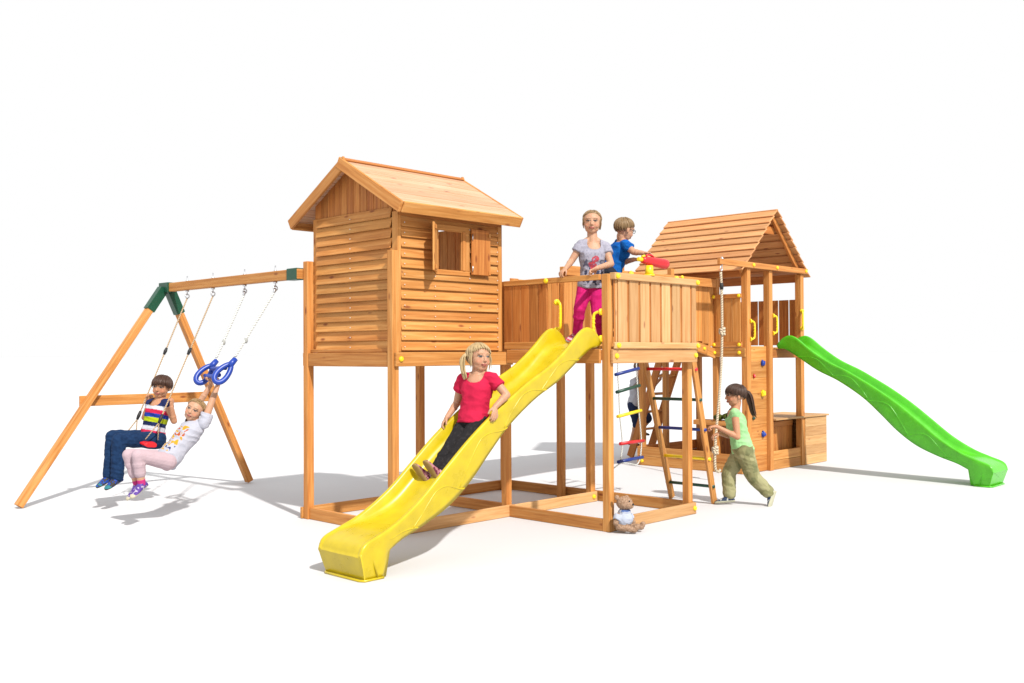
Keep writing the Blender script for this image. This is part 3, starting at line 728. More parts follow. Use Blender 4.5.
def fuse(name, bm, parent, m, voxel, colf, smooth=4, crease=0., cs=14., fac=.5, cut=None, ridge=False):
    """melt the overlapping shapes into one continuous surface and colour it point by point"""
    bmesh.ops.recalc_face_normals(bm, faces=bm.faces)
    me = bpy.data.meshes.new(name); bm.to_mesh(me); bm.free(); o = bpy.data.objects.new('tmp', me); COL.objects.link(o)
    r = o.modifiers.new('r', 'REMESH'); r.mode = 'VOXEL'; r.voxel_size = voxel
    if smooth: q = o.modifiers.new('s', 'SMOOTH'); q.factor = fac; q.iterations = smooth
    bpy.context.view_layer.update(); dg = bpy.context.evaluated_depsgraph_get()
    m2 = bpy.data.meshes.new_from_object(o.evaluated_get(dg)); m2.name = name
    bpy.data.objects.remove(o); bpy.data.meshes.remove(me)
    if crease:
        nr = [v.normal.copy() for v in m2.vertices]
        for v, n_ in zip(m2.vertices, nr):
            q = v.co*cs; v.co += n_*crease*(((.55-1.5*abs(noise.noise(V((q.x*.55, q.y*.55, q.z*1.25+.35*q.x)))))*.8+.55*noise.noise(q)) if ridge else (noise.noise(q)+.5*noise.noise(V((q.x*.6+9, q.y*.6, q.z*2.3)))))
    if cut:
        b2 = bmesh.new(); b2.from_mesh(m2); bmesh.ops.delete(b2, geom=[v for v in b2.verts if cut(v.co)], context='VERTS'); b2.to_mesh(m2); b2.free()
    a = m2.color_attributes.new('col', 'FLOAT_COLOR', 'POINT')
    for i, v in enumerate(m2.vertices): a.data[i].color = (*colf(v.co), 1)
    return link(name, m2, m, parent, True)
def hand(bm, wr, d, n, right, curl=.3, k=1., spread=.0):
    """palm, four unequal bent fingers and a thumb leaving the side of the palm"""
    wr, d, n = V(wr), V(d).normalized(), V(n); n = (n-d*n.dot(d)).normalized(); t = d.cross(n) if right else n.cross(d)
    k *= .92
    ell(bm, wr+d*.036*k, .044*k, .0315*k, .0135*k, (d, t, n), 14); cap(bm, wr-d*.01, .017*k, wr+d*.02*k, .018*k, 10)
    for off, L, cu in ((-.0285, .043, 1.12), (-.0098, .056, 1.0), (.0098, .062, 1.0), (.0285, .055, .9)):
        a = 0; p = wr+d*(.068-.01*abs(off)/.0285)*k+t*off*k; dd = (d+t*off*spread*14).normalized()
        for q, (ln, r0, r1) in enumerate(((.42, .0082, .0078), (.32, .0078, .0070), (.26, .0070, .0060))):
            a += curl*cu*(1.15 if q else .8); v = dd*math.cos(a)+n*math.sin(a); p1 = p+v*L*ln*k
            cap(bm, p, r0*k, p1, r1*k, 9); p = p1
    b0 = wr+d*.016*k+t*.022*k; b1 = b0+(t*.62+d*.68+n*(.2+.5*curl)).normalized()*.034*k; b2 = b1+(t*(.25-.3*curl)+d*.8+n*(.2+.7*curl)).normalized()*.028*k
    cap(bm, b0, .0115*k, b1, .0090*k, 9); cap(bm, b1, .0088*k, b2, .0068*k, 9)
def person(label, J, S):
    """J: joints and directions in the place; S: style. Returns the thing"""
    base = J.get('base', (V(J['anL'])+V(J['anR']))/2)
    root = thing('person', label, 'child', V(base), GRP)
    j = {a: V(b_) for a, b_ in J.items() if a not in ('base',)}
    hh = S['hh']; k = hh/.205
    hu = j['hup'].normalized(); hf = j['hface']; hf = (hf-hu*hf.dot(hu)).normalized(); hs = hu.cross(hf).normalized()  # hs: the child's own left
    hc = j['head']
    sm, pm = (j['shL']+j['shR'])/2, (j['hipL']+j['hipR'])/2; up = (sm-pm).normalized(); TL = (sm-pm).length
    ss_ = (j['shL']-j['shR']); ss_ = (ss_-up*ss_.dot(up)).normalized(); hp = (j['hipL']-j['hipR']); hp = (hp-up*hp.dot(up)).normalized()
    def H(s_, f_, u_): return hc+hs*s_*hh+hf*f_*hh+hu*u_*hh
    def loc(p): q = p-hc; return q.dot(hs)/hh, q.dot(hf)/hh, q.dot(hu)/hh
    kw = k*S.get('bw', .93)
    def tsec(t, w_, d_, g=0., f_=0.):
        s_ = hp.lerp(ss_, max(0, min(1, t))).normalized(); fr = s_.cross(up); return (pm+up*TL*t+fr*f_, s_*(w_*kw+g), fr*(d_*k+g))
    PROF = [(-.16, .070, .062), (-.04, .108, .082), (.1, .106, .084), (.32, .094, .076), (.52, .097, .078), (.70, .112, .084), (.85, .116, .080), (.95, .104, .068), (1.02, .080, .058), (1.09, .052, .047)]
    # --- body
    bm = bmesh.new()
    loft(bm, [tsec(*q) for q in PROF])
    nb = H(0, -.10, -.42); cap(bm, sm-up*.01+(nb-sm)*.02, .047*k, nb+(hc-nb)*.25, .043*k)
    for sd in 'LR': cap(bm, j['sh'+sd]+up*.004, .036*k, sm.lerp(nb, .62), .030*k)
    AR = (.038*k, .029*k, .0205*k); LR = (.070*k, .047*k, .031*k)
    for sd in 'LR':
        cap(bm, j['sh'+sd], AR[0], j['el'+sd], AR[1]); cap(bm, j['el'+sd], AR[1], j['wr'+sd], AR[2])
        m_ = j['el'+sd].lerp(j['wr'+sd], .3); ell(bm, m_, AR[1]*1.04, AR[1]*1.04, AR[1]*1.04, seg=10)
        cap(bm, j['hip'+sd], LR[0], j['kn'+sd], LR[1]); cap(bm, j['kn'+sd], LR[1], j['an'+sd], LR[2])
        cf = j['kn'+sd].lerp(j['an'+sd], .3); ell(bm, cf, LR[1]*1.05, LR[1]*1.05, LR[1]*1.05, seg=10)
        hd = S['hand'+sd]; hand(bm, j['wr'+sd], hd[0], hd[1], sd == 'R', hd[2], k*1.04)
        fu = j.get('sole'+sd) or (j['kn'+sd]-j['an'+sd]); fu = fu.normalized(); cap(bm, j['an'+sd], LR[2], j['an'+sd]+j['toe'+sd].normalized()*.06*k-fu*.034*k, .018*k)
    ax3 = (hs, hf, hu)
    ell(bm, H(0, -.06, .12), .385*hh, .45*hh, .385*hh, ax3, 24); ell(bm, H(0, .07, -.10), .335*hh, .335*hh, .36*hh, ax3, 22)
    ell(bm, H(0, .18, -.37), .175*hh, .14*hh, .12*hh, ax3, 14)
    for s_ in (-1, 1):
        ell(bm, H(.155*s_, .10, -.285), .135*hh, .17*hh, .14*hh, ax3, 12); ell(bm, H(.17*s_, .24, -.17), .12*hh, .12*hh, .12*hh, ax3, 12); ell(bm, H(.13*s_, .335, .125), .13*hh, .06*hh, .045*hh, ax3, 12)
        ell(bm, H(.385*s_, -.06, -.04), .035*hh, .075*hh, .12*hh, ax3, 12); ell(bm, H(.145*s_, .355, .025), .062*hh, .045*hh, .05*hh, ax3, 12)
    cap(bm, H(0, .395, .04), .032*hh, H(0, .455, -.12), .05*hh, 10); ell(bm, H(0, .43, -.135), .075*hh, .05*hh, .04*hh, ax3, 12)
    ell(bm, H(0, .385, -.255), .105*hh, .05*hh, .030*hh, ax3, 12); ell(bm, H(0, .375, -.30), .085*hh, .05*hh, .028*hh, ax3, 12)
    sk = S.get('skin', lin(224, 170, 134)); iris = S.get('iris', lin(70, 60, 55)); bw = S.get('brow', lin(120, 90, 65)); lip = S.get('lip', lin(196, 112, 100))
    def skc(p):
        s_, f_, u_ = loc(p); c = sk
        if abs(s_) < .55 and abs(u_) < .6 and f_ > .1:
            a_ = abs(s_)-.148
            e = (a_/.076)**2+((u_-.025)/.031)**2
            if e < 1:
                c = lin(176, 166, 160)
                if (a_/.050)**2+((u_-.028)/.045)**2 < 1: c = iris
            elif e < 2.3 and u_ > .026: c = tuple(x*.22+y*.06 for x, y in zip(bw, sk))
            elif (a_/.10)**2+((u_-.115-.02*(1-abs(a_)/.1))/.022)**2 < 1: c = tuple(.65*x+.35*y for x, y in zip(bw, sk))
            elif (s_/.125)**2+((u_+.272)/.042)**2 < 1 and f_ > .25: c = lip if abs(u_+.277) > .008 else tuple(.45*x for x in lip)
            elif abs(s_) < .05 and abs(abs(s_)-.028) < .014 and -.185 < u_ < -.160 and f_ > .4: c = tuple(.5*x for x in sk)
            else:
                q = max(0, 1-((abs(s_)-.2)/.13)**2-((u_+.14)/.1)**2); c = tuple(x*(1-q)+y*q for x, y in zip(sk, (sk[0]*1.0, sk[1]*.78, sk[2]*.74)))
        return c
    body = fuse('body', bm, root, SKIN, .0042, skc, 3)
    # --- shirt
    if 'shirt' in S:
        bm = bmesh.new(); g = S.get('fit', .012); bot = S.get('hem', .02); sec = [(bot, None)]
        def prof(t):
            for (ta, wa, da), (tb, wb, db) in zip(PROF, PROF[1:]):
                if t <= tb: q = (t-ta)/(tb-ta); return wa+(wb-wa)*q, da+(db-da)*q
            return PROF[-1][1:]
        ts = [bot+(1.045-bot)*q/11 for q in range(12)]
        loft(bm, [tsec(t, *prof(t), g+.010*max(0, 1-(t-bot)/.5)-.004*max(0, t-.9)*10) for t in ts])
        for sd in 'LR':
            cap(bm, j['sh'+sd]+up*.004, .036*k+g*.75, sm.lerp(nb, .34), .030*k+g*.5)
            e = j['sh'+sd].lerp(j['el'+sd], S.get('sleeve', .5)); fl = .052 if S.get('sleeve', .5) > .15 else .05
            if S.get('sleeve', .5) > .15: cap(bm, j['sh'+sd], AR[0]+g*.8, j['sh'+sd].lerp(e, .5), AR[0]+g*.9); cap(bm, j['sh'+sd].lerp(e, .2), AR[0]+g, e, AR[1]+g*1.5+.004, flat=True)
            else: cap(bm, j['sh'+sd], AR[0]+g*.9, e, AR[0]+g*.7)
        def shc(p):
            q = p-pm; t = q.dot(up)/TL; s_ = hp.lerp(ss_, .7); x = q.dot(s_); f_ = q.dot(s_.cross(up)); return S['shirt'](t, x/k, f_, p)
        nx = nb-sm; nx.normalize(); fr_ = ss_.cross(up)
        def neck(p):
            q = p-sm; al = q.dot(nx); rad = (q-nx*al).length; f_ = q.dot(fr_)
            return (rad < .058*k and al > -.010*k) or (f_ > 0 and (q.dot(ss_)/(.056*k))**2+(min(0, q.dot(up)-.004*k)/(.034*k))**2 < 1 and f_ < .12*k)
        fuse('shirt', bm, root, CLOTH, .005, shc, 4, S.get('fold', .0115), 15, cut=neck if S.get('scoop', True) else None, ridge=True)
    # --- trousers
    if 'pants' in S:
        bm = bmesh.new(); g = S.get('pfit', .007); wt = S.get('waist', .14)
        loft(bm, [tsec(t, w_, d_, g) for t, w_, d_ in PROF[:2]]+[tsec(wt, .108, .085, g)])
        for sd in 'LR':
            e = j['kn'+sd].lerp(j['an'+sd], S.get('plen', .93)); fr = S.get('plen', .93); r1 = LR[1]+(LR[2]-LR[1])*fr
            cap(bm, j['hip'+sd], LR[0]+g, j['kn'+sd], LR[1]+g); cap(bm, j['kn'+sd], LR[1]+g, e, r1+g*S.get('flare', 1.2), flat=False)
            cap(bm, j['kn'+sd].lerp(e, .5), (LR[1]+r1)/2+g, e, r1+g*S.get('flare', 1.2)+.002, flat=True)
            if g < .012: ell(bm, j['kn'+sd].lerp(j['an'+sd], .3), LR[1]*1.05+g, LR[1]*1.05+g, LR[1]*1.05+g, seg=10)
        def pc(p): return S['pants'](p)
        fuse('trousers', bm, root, CLOTH, .005, pc, 4, .0025 if g < .012 else .008, 18, ridge=g >= .012)
    # --- shoes and socks
    for sd in 'LR':
        td = j['toe'+sd].normalized(); an = j['an'+sd]; sh_dir = (an-j['kn'+sd]).normalized(); un = j.get('sole'+sd, None)
        if un is None: un = (-(sh_dir)-td*(-(sh_dir)).dot(td)).normalized()
        else: un = (un-td*un.dot(td)).normalized()
        sd_ = td.cross(un); ground = an-un*.052*k
        bm = bmesh.new(); hl = ground-td*.045*k; L = .195*k
        secs = []
        for t, w_, h_ in ((-.01, .018, .03), (.01, .030, .052), (.10, .034, .078), (.30, .033, .080), (.45, .035, .064), (.62, .039, .047), (.82, .037, .034), (.95, .026, .027), (1.0, .012, .018)):
            secs.append((hl+td*L*t+un*h_*k*.5, sd_*w_*k, un*h_*k*.5))
        loft(bm, secs, 18); cap(bm, ground+un*.03*k, .034*k, an+un*.016*k, .035*k, flat=True)
        def sc(p, g_=ground, u_=un, h_=hl, t_=td, L=L):
            z_ = (p-g_).dot(u_)/k; x_ = (p-h_).dot(t_)/L
            return S['shoe'](z_, x_, p)
        fuse('shoe', bm, root, SHOE, .004, sc, 3)
        if 'sock' in S:
            bm = bmesh.new(); cap(bm, an-un*.01, LR[2]+.004, an.lerp(j['kn'+sd], .17), LR[2]+.005, flat=True); fuse('sock', bm, root, CLOTH, .004, lambda p: S['sock'], 2)
    # --- hair
    hcol, hdk = S['hair'], tuple(x*.55 for x in S['hair']); hc0 = (0, -.06, .12)
    a_, b_ = S.get('line', (.86, -.27)); low = S.get('low', -.72); vol = S.get('vol', 1.07); rng = random.Random(int(hc.x*1000))
    crown = V((0, -.35, 1)).normalized()
    def surf(dv, r): return H(hc0[0]+dv.x*.392*r, hc0[1]+dv.y*.462*r, hc0[2]+dv.z*.395*r)
    def inreg(dv): return dv.z > a_*dv.y+b_+.09*noise.noise(dv*5+hc) and dv.z > low+.08*noise.noise(dv*9)
    bm = bmesh.new(); NA, NP = 44, 18; e1, e2 = ring_frame(crown, V((1, 0, 0))); rings = []; inner = []
    for ia in range(NA):
        az = 2*math.pi*ia/NA; col, coli = [], []
        pe = 0
        while pe < 2.6:
            dv = crown*math.cos(pe)+(e1*math.cos(az)+e2*math.sin(az))*math.sin(pe)
            if not inreg(dv): break
            pe += .02
        for ip in range(1, NP+1):
            po = pe*ip/NP; dv = crown*math.cos(po)+(e1*math.cos(az)+e2*math.sin(az))*math.sin(po)
            wv = .022*math.sin(az*17+3*math.sin(po*3))+.02*noise.noise(dv*6); r = vol*(1+wv)-(.05 if ip == NP else 0)+S.get('puff', 0)*math.exp(-((po-pe*.8)/.3)**2)
            col.append(bm.verts.new(surf(dv, r))); coli.append(bm.verts.new(surf(dv, .96)))
        rings.append(col); inner.append(coli)
    tip = bm.verts.new(surf(crown, vol)); tipi = bm.verts.new(surf(crown, .96))
    for ia in range(NA):
        c0, c1, i0, i1 = rings[ia], rings[(ia+1) % NA], inner[ia], inner[(ia+1) % NA]
        bm.faces.new((tip, c0[0], c1[0])); bm.faces.new((tipi, i1[0], i0[0]))
        for ip in range(NP-1): bm.faces.new((c0[ip], c0[ip+1], c1[ip+1], c1[ip])); bm.faces.new((i0[ip], i1[ip], i1[ip+1], i0[ip+1]))
        bm.faces.new((c0[-1], i0[-1], i1[-1], c1[-1]))
    # loose strands laid over the cap so the outline and shine are uneven
    for q in range(S.get('strands', 240)):
        az = rng.uniform(0, 2*math.pi); pe = 0
        while pe < 2.6:
            dv = crown*math.cos(pe)+(e1*math.cos(az)+e2*math.sin(az))*math.sin(pe)
            if not inreg(dv): break
            pe += .03
        p0, p1 = rng.uniform(.1, .6)*pe, pe*rng.uniform(.88, S.get('over', 1.13)); rr = vol*rng.uniform(.99, 1.05); tw = rng.uniform(-.12, .12); pts = []
        for i in range(6):
            po = p0+(p1-p0)*i/5; az2 = az+tw*i/5; dv = crown*math.cos(po)+(e1*math.cos(az2)+e2*math.sin(az2))*math.sin(po); pts.append(surf(dv, rr))
        tube(bm, pts, [.0012, .0032, .0042, .0042, .003, .001], 5)
    for lk_ in S.get('locks', []):        # loose hair at the temples
        sp0 = [H(*q) for q in lk_]
        for q in range(9):
            of = V((rng.gauss(0, 1), rng.gauss(0, 1), rng.gauss(0, 1)))*.02*hh; sp = spline([p+of*(1+i*.4) for i, p in enumerate(sp0)], 4); tube(bm, sp, [.0045*(1-.75*i/len(sp)) for i in range(len(sp))], 5)
    for tail in S.get('tails', []):        # ponytails: a bundle of strands from the band down
        P0 = H(*tail['at']); path = [P0]+[H(*q) for q in tail['path']]
        for q in range(tail.get('n', 46)):
            of = V((rng.gauss(0, 1), rng.gauss(0, 1), rng.gauss(0, 1)))*tail['r']*hh*.5; ln = rng.uniform(.8, 1.05); sp = spline(path, 5); N = len(sp); pts, rad = [], []
            for i, p in enumerate(sp):
                t = i/(N-1)
                if t > ln: break
                w_ = math.sin(min(1, t*1.6+.12)*math.pi*.62)
                pts.append(p+of*w_*(1-.35*t)); rad.append(.0058*(1-.6*t)+.0008)
            tube(bm, pts, rad, 5)
    bmesh.ops.recalc_face_normals(bm, faces=bm.faces); me = bpy.data.meshes.new('hair'); bm.to_mesh(me); bm.free()
    at_ = me.color_attributes.new('col', 'FLOAT_COLOR', 'POINT')
    for i, v in enumerate(me.vertices):
        q = (v.co-hc)/hh; n_ = .5+.5*noise.noise(V((q.dot(hs)*14, q.dot(hf)*14, q.dot(hu)*3))); n_ = max(0, min(1, n_*1.1)); at_.data[i].color = (*[x*n_+y*(1-n_) for x, y in zip(hcol, hdk)], 1)
    link('hair', me, HAIR, root, True)
    for b_, col_, r_ in S.get('bands', []):
        bm = bmesh.new(); ell(bm, H(*b_), r_*hh, r_*hh, r_*hh, seg=12)
        fuse('hair_band', bm, root, CLOTH, .004, lambda p, c=col_: c, 1)
    if S.get('glasses'):
        bm = bmesh.new()
        for s_ in (-1, 1):
            tube(bm, [H(.16*s_+.095*math.cos(t), .44-.02*abs(math.cos(t)), .02+.075*math.sin(t)) for t in [q/14*2*math.pi for q in range(14)]], .0022, 6, True)
            tube(bm, [H(.255*s_, .42, .03), H(.36*s_, .2, .03), H(.39*s_, -.05, .02)], .002, 6)
        tube(bm, [H(-.065, .46, .03), H(.065, .46, .03)], .002, 6); bm_obj('glasses', bm, BLK, root)
    return root
def speck(p, sc, seed=0): return noise.noise(p*sc+V((seed, seed*2, 0)))
WHT = lin(214, 215, 220)

# --- girl sliding down, red T-shirt, blonde pigtails
SLY = -.955
def bar(z0): return z0
gh = ay(479, 358, SLY); 
J = dict(head=gh, hup=(.06, .06, 1), hface=(-.22, -.97, -.10), shR=ay(462.5, 380, SLY+.115), shL=ay(493, 379, SLY-.115),
  elR=ay(457, 403, SLY+.21), wrR=ay(447.5, 418.5, -.765)+V((0, 0, .012)), elL=ay(506.5, 395, SLY-.22), wrL=ay(495, 407, -1.165),
  hipR=ay(467.5, 424, SLY+.065)+V((0, 0, .01)), hipL=ay(479, 424.5, SLY-.065)+V((0, 0, .01)), knR=ay(449.5, 448.5, SLY+.06), knL=ay(461, 446.5, SLY-.05), anR=ay(429.5, 478, SLY+.06), anL=ay(439.5, 474.5, SLY-.02),
  toeR=(-.28, .34, .58), toeL=(-.32, .22, .58), soleR=(.85, 0, .35), soleL=(.85, 0, .35))
person('girl in a red T-shirt and black leggings sliding down the yellow slide', J, dict(hh=.212, skin=lin(222, 168, 134), hair=lin(236, 204, 150), locks=[((-.36, .10, .18), (-.41, .10, -.05), (-.38, .08, -.32)), ((.36, .12, .16), (.42, .12, -.1), (.40, .10, -.36))], brow=lin(170, 130, 85), iris=lin(60, 66, 74),
  handR=((-.55, .22, -.75), (.35, -.5, -.75), .45), handL=((-.35, -.35, -.9), (-.2, .75, -.5), .35), fit=.013, sleeve=.46, hem=-.02, line=(.84, -.20), vol=1.09,
  shirt=lambda t, x, f, p: lin(226, 40, 82), pants=lambda p: lin(44, 42, 44) if speck(p, 60) < .25 else lin(58, 55, 56), pfit=.004, plen=.92, flare=1.0,
  shoe=lambda z, x, p: lin(176, 146, 92) if z < .014 else (lin(206, 140, 152) if speck(p, 55) > -.1 else lin(122, 44, 78)), sock=lin(226, 178, 182),
  tails=[dict(at=(.30, -.30, .20), path=[(.52, -.42, -.05), (.50, -.38, -.42), (.40, -.28, -.75)], r=.085), dict(at=(-.36, -.18, .16), path=[(-.52, -.24, -.04), (-.55, -.2, -.42), (-.50, -.1, -.78)], r=.10)],
  bands=[((-.38, -.2, .15), lin(90, 40, 140), .06), ((.30, -.15, .42), lin(60, 190, 90), .07)]))

# --- girl on the platform, grey printed T-shirt, pink trousers
def pb(x, y, d=0.): return ad(x, y, 8.74+d)
def grey_print(t, x, f, p):
    c = lin(186, 184, 200) if speck(p, 70) > -.35 else lin(160, 158, 178)
    if f > 0:
        if (x/.055)**2+((t-.57)/.19)**2+1.2*speck(p, 22, 3) < .8: c = lin(214, 84, 96) if speck(p, 62, 3) > -.02 else (lin(168, 84, 116) if speck(p, 62, 3) > -.22 else lin(184, 180, 196))
        elif abs(x) < .09 and .02 < t < .66 and speck(p, 40, 5) > .08: c = lin(70, 72, 96) if t < .45 else lin(116, 116, 140)
    return c
J = dict(head=pb(592, 222.5), hup=(.02, -.02, 1), hface=-CF+CR*-.10, shR=pb(581, 245.5, -.02), shL=pb(605, 247, .0), elR=pb(571.5, 261, -.04), wrR=ax(566.5, 272, 1.33)+V((-.01, 0, .03)), elL=pb(611, 264, -.1), wrL=ax(597, 270.5, 1.33)+V((0, 0, .02)),
  hipR=pb(586, 286), hipL=pb(597, 286.5), knR=pb(579.5, 309, -.07), knL=pb(597, 312, -.05), anR=pb(577, 334.5, .02), anL=pb(603, 338, .05), toeR=(-.9, -.1, -.1), toeL=(-.75, -.55, 0))
person('girl in a grey printed T-shirt and pink trousers standing at the platform railing', J, dict(hh=.208, skin=lin(224, 172, 138), hair=lin(186, 150, 106), locks=[((-.36, .12, .16), (-.375, .08, -.08), (-.34, .0, -.26)), ((.36, .12, .16), (.375, .08, -.08), (.34, .0, -.3))], brow=lin(130, 95, 66), line=(1.0, -.10), vol=1.035, strands=140, over=1.0, low=-.45,
  handR=((-.75, .25, -.6), (-.2, .1, -1), .75), handL=((-.6, .62, -.5), (-.3, -.3, -.9), .7), fit=.013, sleeve=.42, hem=-.05, shirt=grey_print,
  pants=lambda p: lin(240, 42, 136) if speck(p, 25) > -.3 else lin(226, 34, 122), pfit=.006, plen=.95, shoe=lambda z, x, p: WHT if z < .014 else (lin(214, 60, 92) if speck(p, 50) > -.1 else lin(240, 200, 205)),
  sock=lin(240, 240, 240), tails=[dict(at=(0, -.48, .22), path=[(.02, -.66, .05), (.04, -.62, -.35), (.03, -.52, -.6)], r=.09)]))

# --- boy behind her, blue T-shirt, at the telescope
def bb_(x, y, d=0.): return ad(x, y, 9.02+d)
fdir = CR*.82+CF*.50
J = dict(head=bb_(624.5, 229.5), hup=CR*.28+V((0, 0, 1)), hface=fdir+V((0, 0, -.42)), shR=bb_(626, 245, -.09), shL=bb_(619.5, 243.5, .12), elR=bb_(633.5, 252, -.16), wrR=bb_(643, 253, -.20), elL=bb_(622, 262.5, .04), wrL=bb_(634, 259.5, -.12),
  hipR=bb_(609.5, 275, -.05), hipL=bb_(608, 275, .08), knR=bb_(615, 301, -.06), knL=bb_(613, 301, .1), anR=bb_(607, 331, -.05), anL=bb_(604, 331, .08), toeR=fdir, toeL=fdir)
person('boy with glasses in a blue T-shirt aiming the red telescope', J, dict(hh=.208, skin=lin(224, 170, 136), hair=lin(176, 142, 98), line=(.70, -.16), low=-.72, vol=1.02, strands=200, bw=.82, glasses=True,
  handR=(CR*.9+V((0, 0, -.10)), CF*-.2+V((0, 0, -1)), .55), handL=(CR*.95-CF*.2, CF*.3+V((0, 0, 1)), .6), fit=.013, sleeve=.5, hem=-.03, shirt=lambda t, x, f, p: lin(18, 112, 206) if speck(p, 20) > -.2 else lin(14, 98, 190),
  pants=lambda p: lin(52, 54, 66), pfit=.012, shoe=lambda z, x, p: WHT if z < .014 else lin(50, 60, 90)))

# --- boy on the swing, striped T-shirt
SB = 3.11
STR = [(-9, .04, (40, 40, 66)), (.04, .13, (44, 92, 198)), (.13, .24, (226, 44, 86)), (.24, .36, (226, 226, 236)), (.36, .47, (34, 48, 98)), (.47, .60, (196, 214, 30)), (.60, .71, (36, 70, 178)), (.71, .82, (224, 44, 84)), (.82, .93, (226, 230, 240)), (.93, 9, (38, 50, 100))]
def stripes(t, x, f, p):
    for a, b_, c in STR:
        if a <= t < b_: return lin(*c)
J = dict(head=ay(161.5, 387, SB)+V((0, 0, .0)), hup=(.04, -.10, 1), hface=(-.80, -.62, -.06), shR=ay(151.5, 403.5, SB+.105), shL=ay(167.5, 404.5, SB-.105), elR=ay(144.5, 417.5, SB+.23), wrR=ay(147, 403, 3.37)+V((.02, 0, 0)), elL=ay(174, 421, SB-.24), wrL=ay(169.5, 407, 2.84)+V((.02, 0, 0)),
  hipR=ay(146, 439, SB+.065), hipL=ay(157, 440, SB-.065), knR=ay(113, 436.5, SB+.06), knL=ay(119, 440, SB-.09), anR=ay(109, 476, SB+.05), anL=ay(117, 478, SB-.08), toeR=(-.85, -.2, -.30), toeL=(-.85, -.3, -.30))
person('boy in a striped T-shirt and blue jeans sitting on the red swing seat', J, dict(hh=.222, skin=lin(220, 160, 122), hair=lin(92, 58, 40), brow=lin(60, 38, 28), line=(.42, -.30), vol=1.10, low=-.62, bw=.84, strands=330,
  handR=((.12, .0, 1), (-.4, -.6, 0), 1.0), handL=((.12, 0, 1), (-.4, .6, 0), 1.0), fit=.017, sleeve=.08, hem=-.06, shirt=stripes,
  pants=lambda p: lin(*(28+8*speck(p, 40)+3*speck(p, 7), 58+12*speck(p, 40)+6*speck(p, 7), 98+16*speck(p, 40)+8*speck(p, 7))), pfit=.016, waist=.02, plen=.96, flare=1.6, shoe=lambda z, x, p: lin(70, 60, 46) if z < .014 else (lin(50, 140, 150) if x > .80 and speck(p, 40) > -.1 else (lin(30, 80, 190) if speck(p, 50) > .05 else lin(64, 60, 58)))))

# --- girl hanging from the trapeze, white T-shirt
SG = 1.95
def printed_white(t, x, f, p):
    c = lin(208, 210, 224)
    if f > 0 and -.07 < x < .09 and .10 < t < .78:
        q = speck(p, 30, 2)
        if q > .22: c = lin(232, 176, 50)
        elif q < -.30: c = lin(206, 100, 44) if t > .4 else lin(54, 64, 120)
    return c
wR, wL = BARC+V((.03, .075, -.085)), BARC+V((.03, -.055, -.085))
J = dict(head=ay(194.5, 410.5, SG), hup=(.42, -.24, 1), hface=(-.74, -.68, .12), shR=ay(186.5, 424, SG+.10)+V((.03, 0, 0)), shL=ay(203.5, 424, SG-.10), elR=ay(200.5, 401, SG+.12), wrR=wR, elL=ay(213, 398, SG-.10), wrL=wL,
  hipR=ay(164.5, 459, SG+.065), hipL=ay(168, 461.5, SG-.065), knR=ay(129, 455, SG+.05), knL=ay(138, 455.5, SG-.07), anR=ay(137.5, 485, SG+.04), anL=ay(141.5, 484, SG-.05), toeR=(-.72, .1, -.55), toeL=(-.80, -.25, -.45))
person('girl in a white printed T-shirt and pale pink leggings hanging from the blue trapeze', J, dict(hh=.205, skin=lin(226, 174, 140), hair=lin(196, 158, 108), line=(1.0, -.10), vol=1.035, strands=140, over=1.0, low=-.4,
  handR=((-.25, .05, 1), (-.95, 0, -.3), 1.05), handL=((-.25, -.05, 1), (-.95, 0, -.3), 1.05), fit=.014, sleeve=.40, hem=-.06, shirt=printed_white,
  pants=lambda p: lin(218, 192, 200), pfit=.009, plen=.62, shoe=lambda z, x, p: lin(228, 220, 190) if z < .018 or x > .86 else (lin(104, 70, 168) if speck(p, 60) > -.25 else lin(226, 216, 232)), sock=lin(222, 62, 140),
  tails=[dict(at=(0, -.48, .18), path=[(.0, -.62, .05), (.0, -.66, -.25), (.0, -.6, -.45)], r=.08, n=30)]))

# --- running girl, mint top, cargo trousers
def rb(x, y, d=0.): return ad(x, y, 9.66+d)
left = -CR
def camo(p):
    q = speck(p, 9, 1)+.4*speck(p, 24, 2); return lin(184, 180, 134) if q > .12 else (lin(160, 158, 112) if q > -.25 else lin(138, 140, 98))
J = dict(head=rb(735, 395.5), hup=CR*-.04+V((0, 0, 1)), hface=left*.97-CF*.10+V((0, 0, -.05)), shL=rb(735, 413.5, -.10), shR=rb(732.5, 413, .11), elL=rb(737.5, 437, -.15), wrL=rb(716.5, 426.5, -.12), elR=rb(731, 436, .14), wrR=rb(719.5, 433.5, .06),
  hipL=rb(744.5, 452, -.06), hipR=rb(742, 451.5, .07), knR=rb(728.5, 473.5, .08), knL=rb(753, 476.5, -.05), anR=rb(729.5, 497, .05), anL=rb(770, 494, -.06), toeR=left+V((0, 0, -.08)), toeL=V((0, 0, -1))+left*.35, soleL=left*.8+CF*.6)
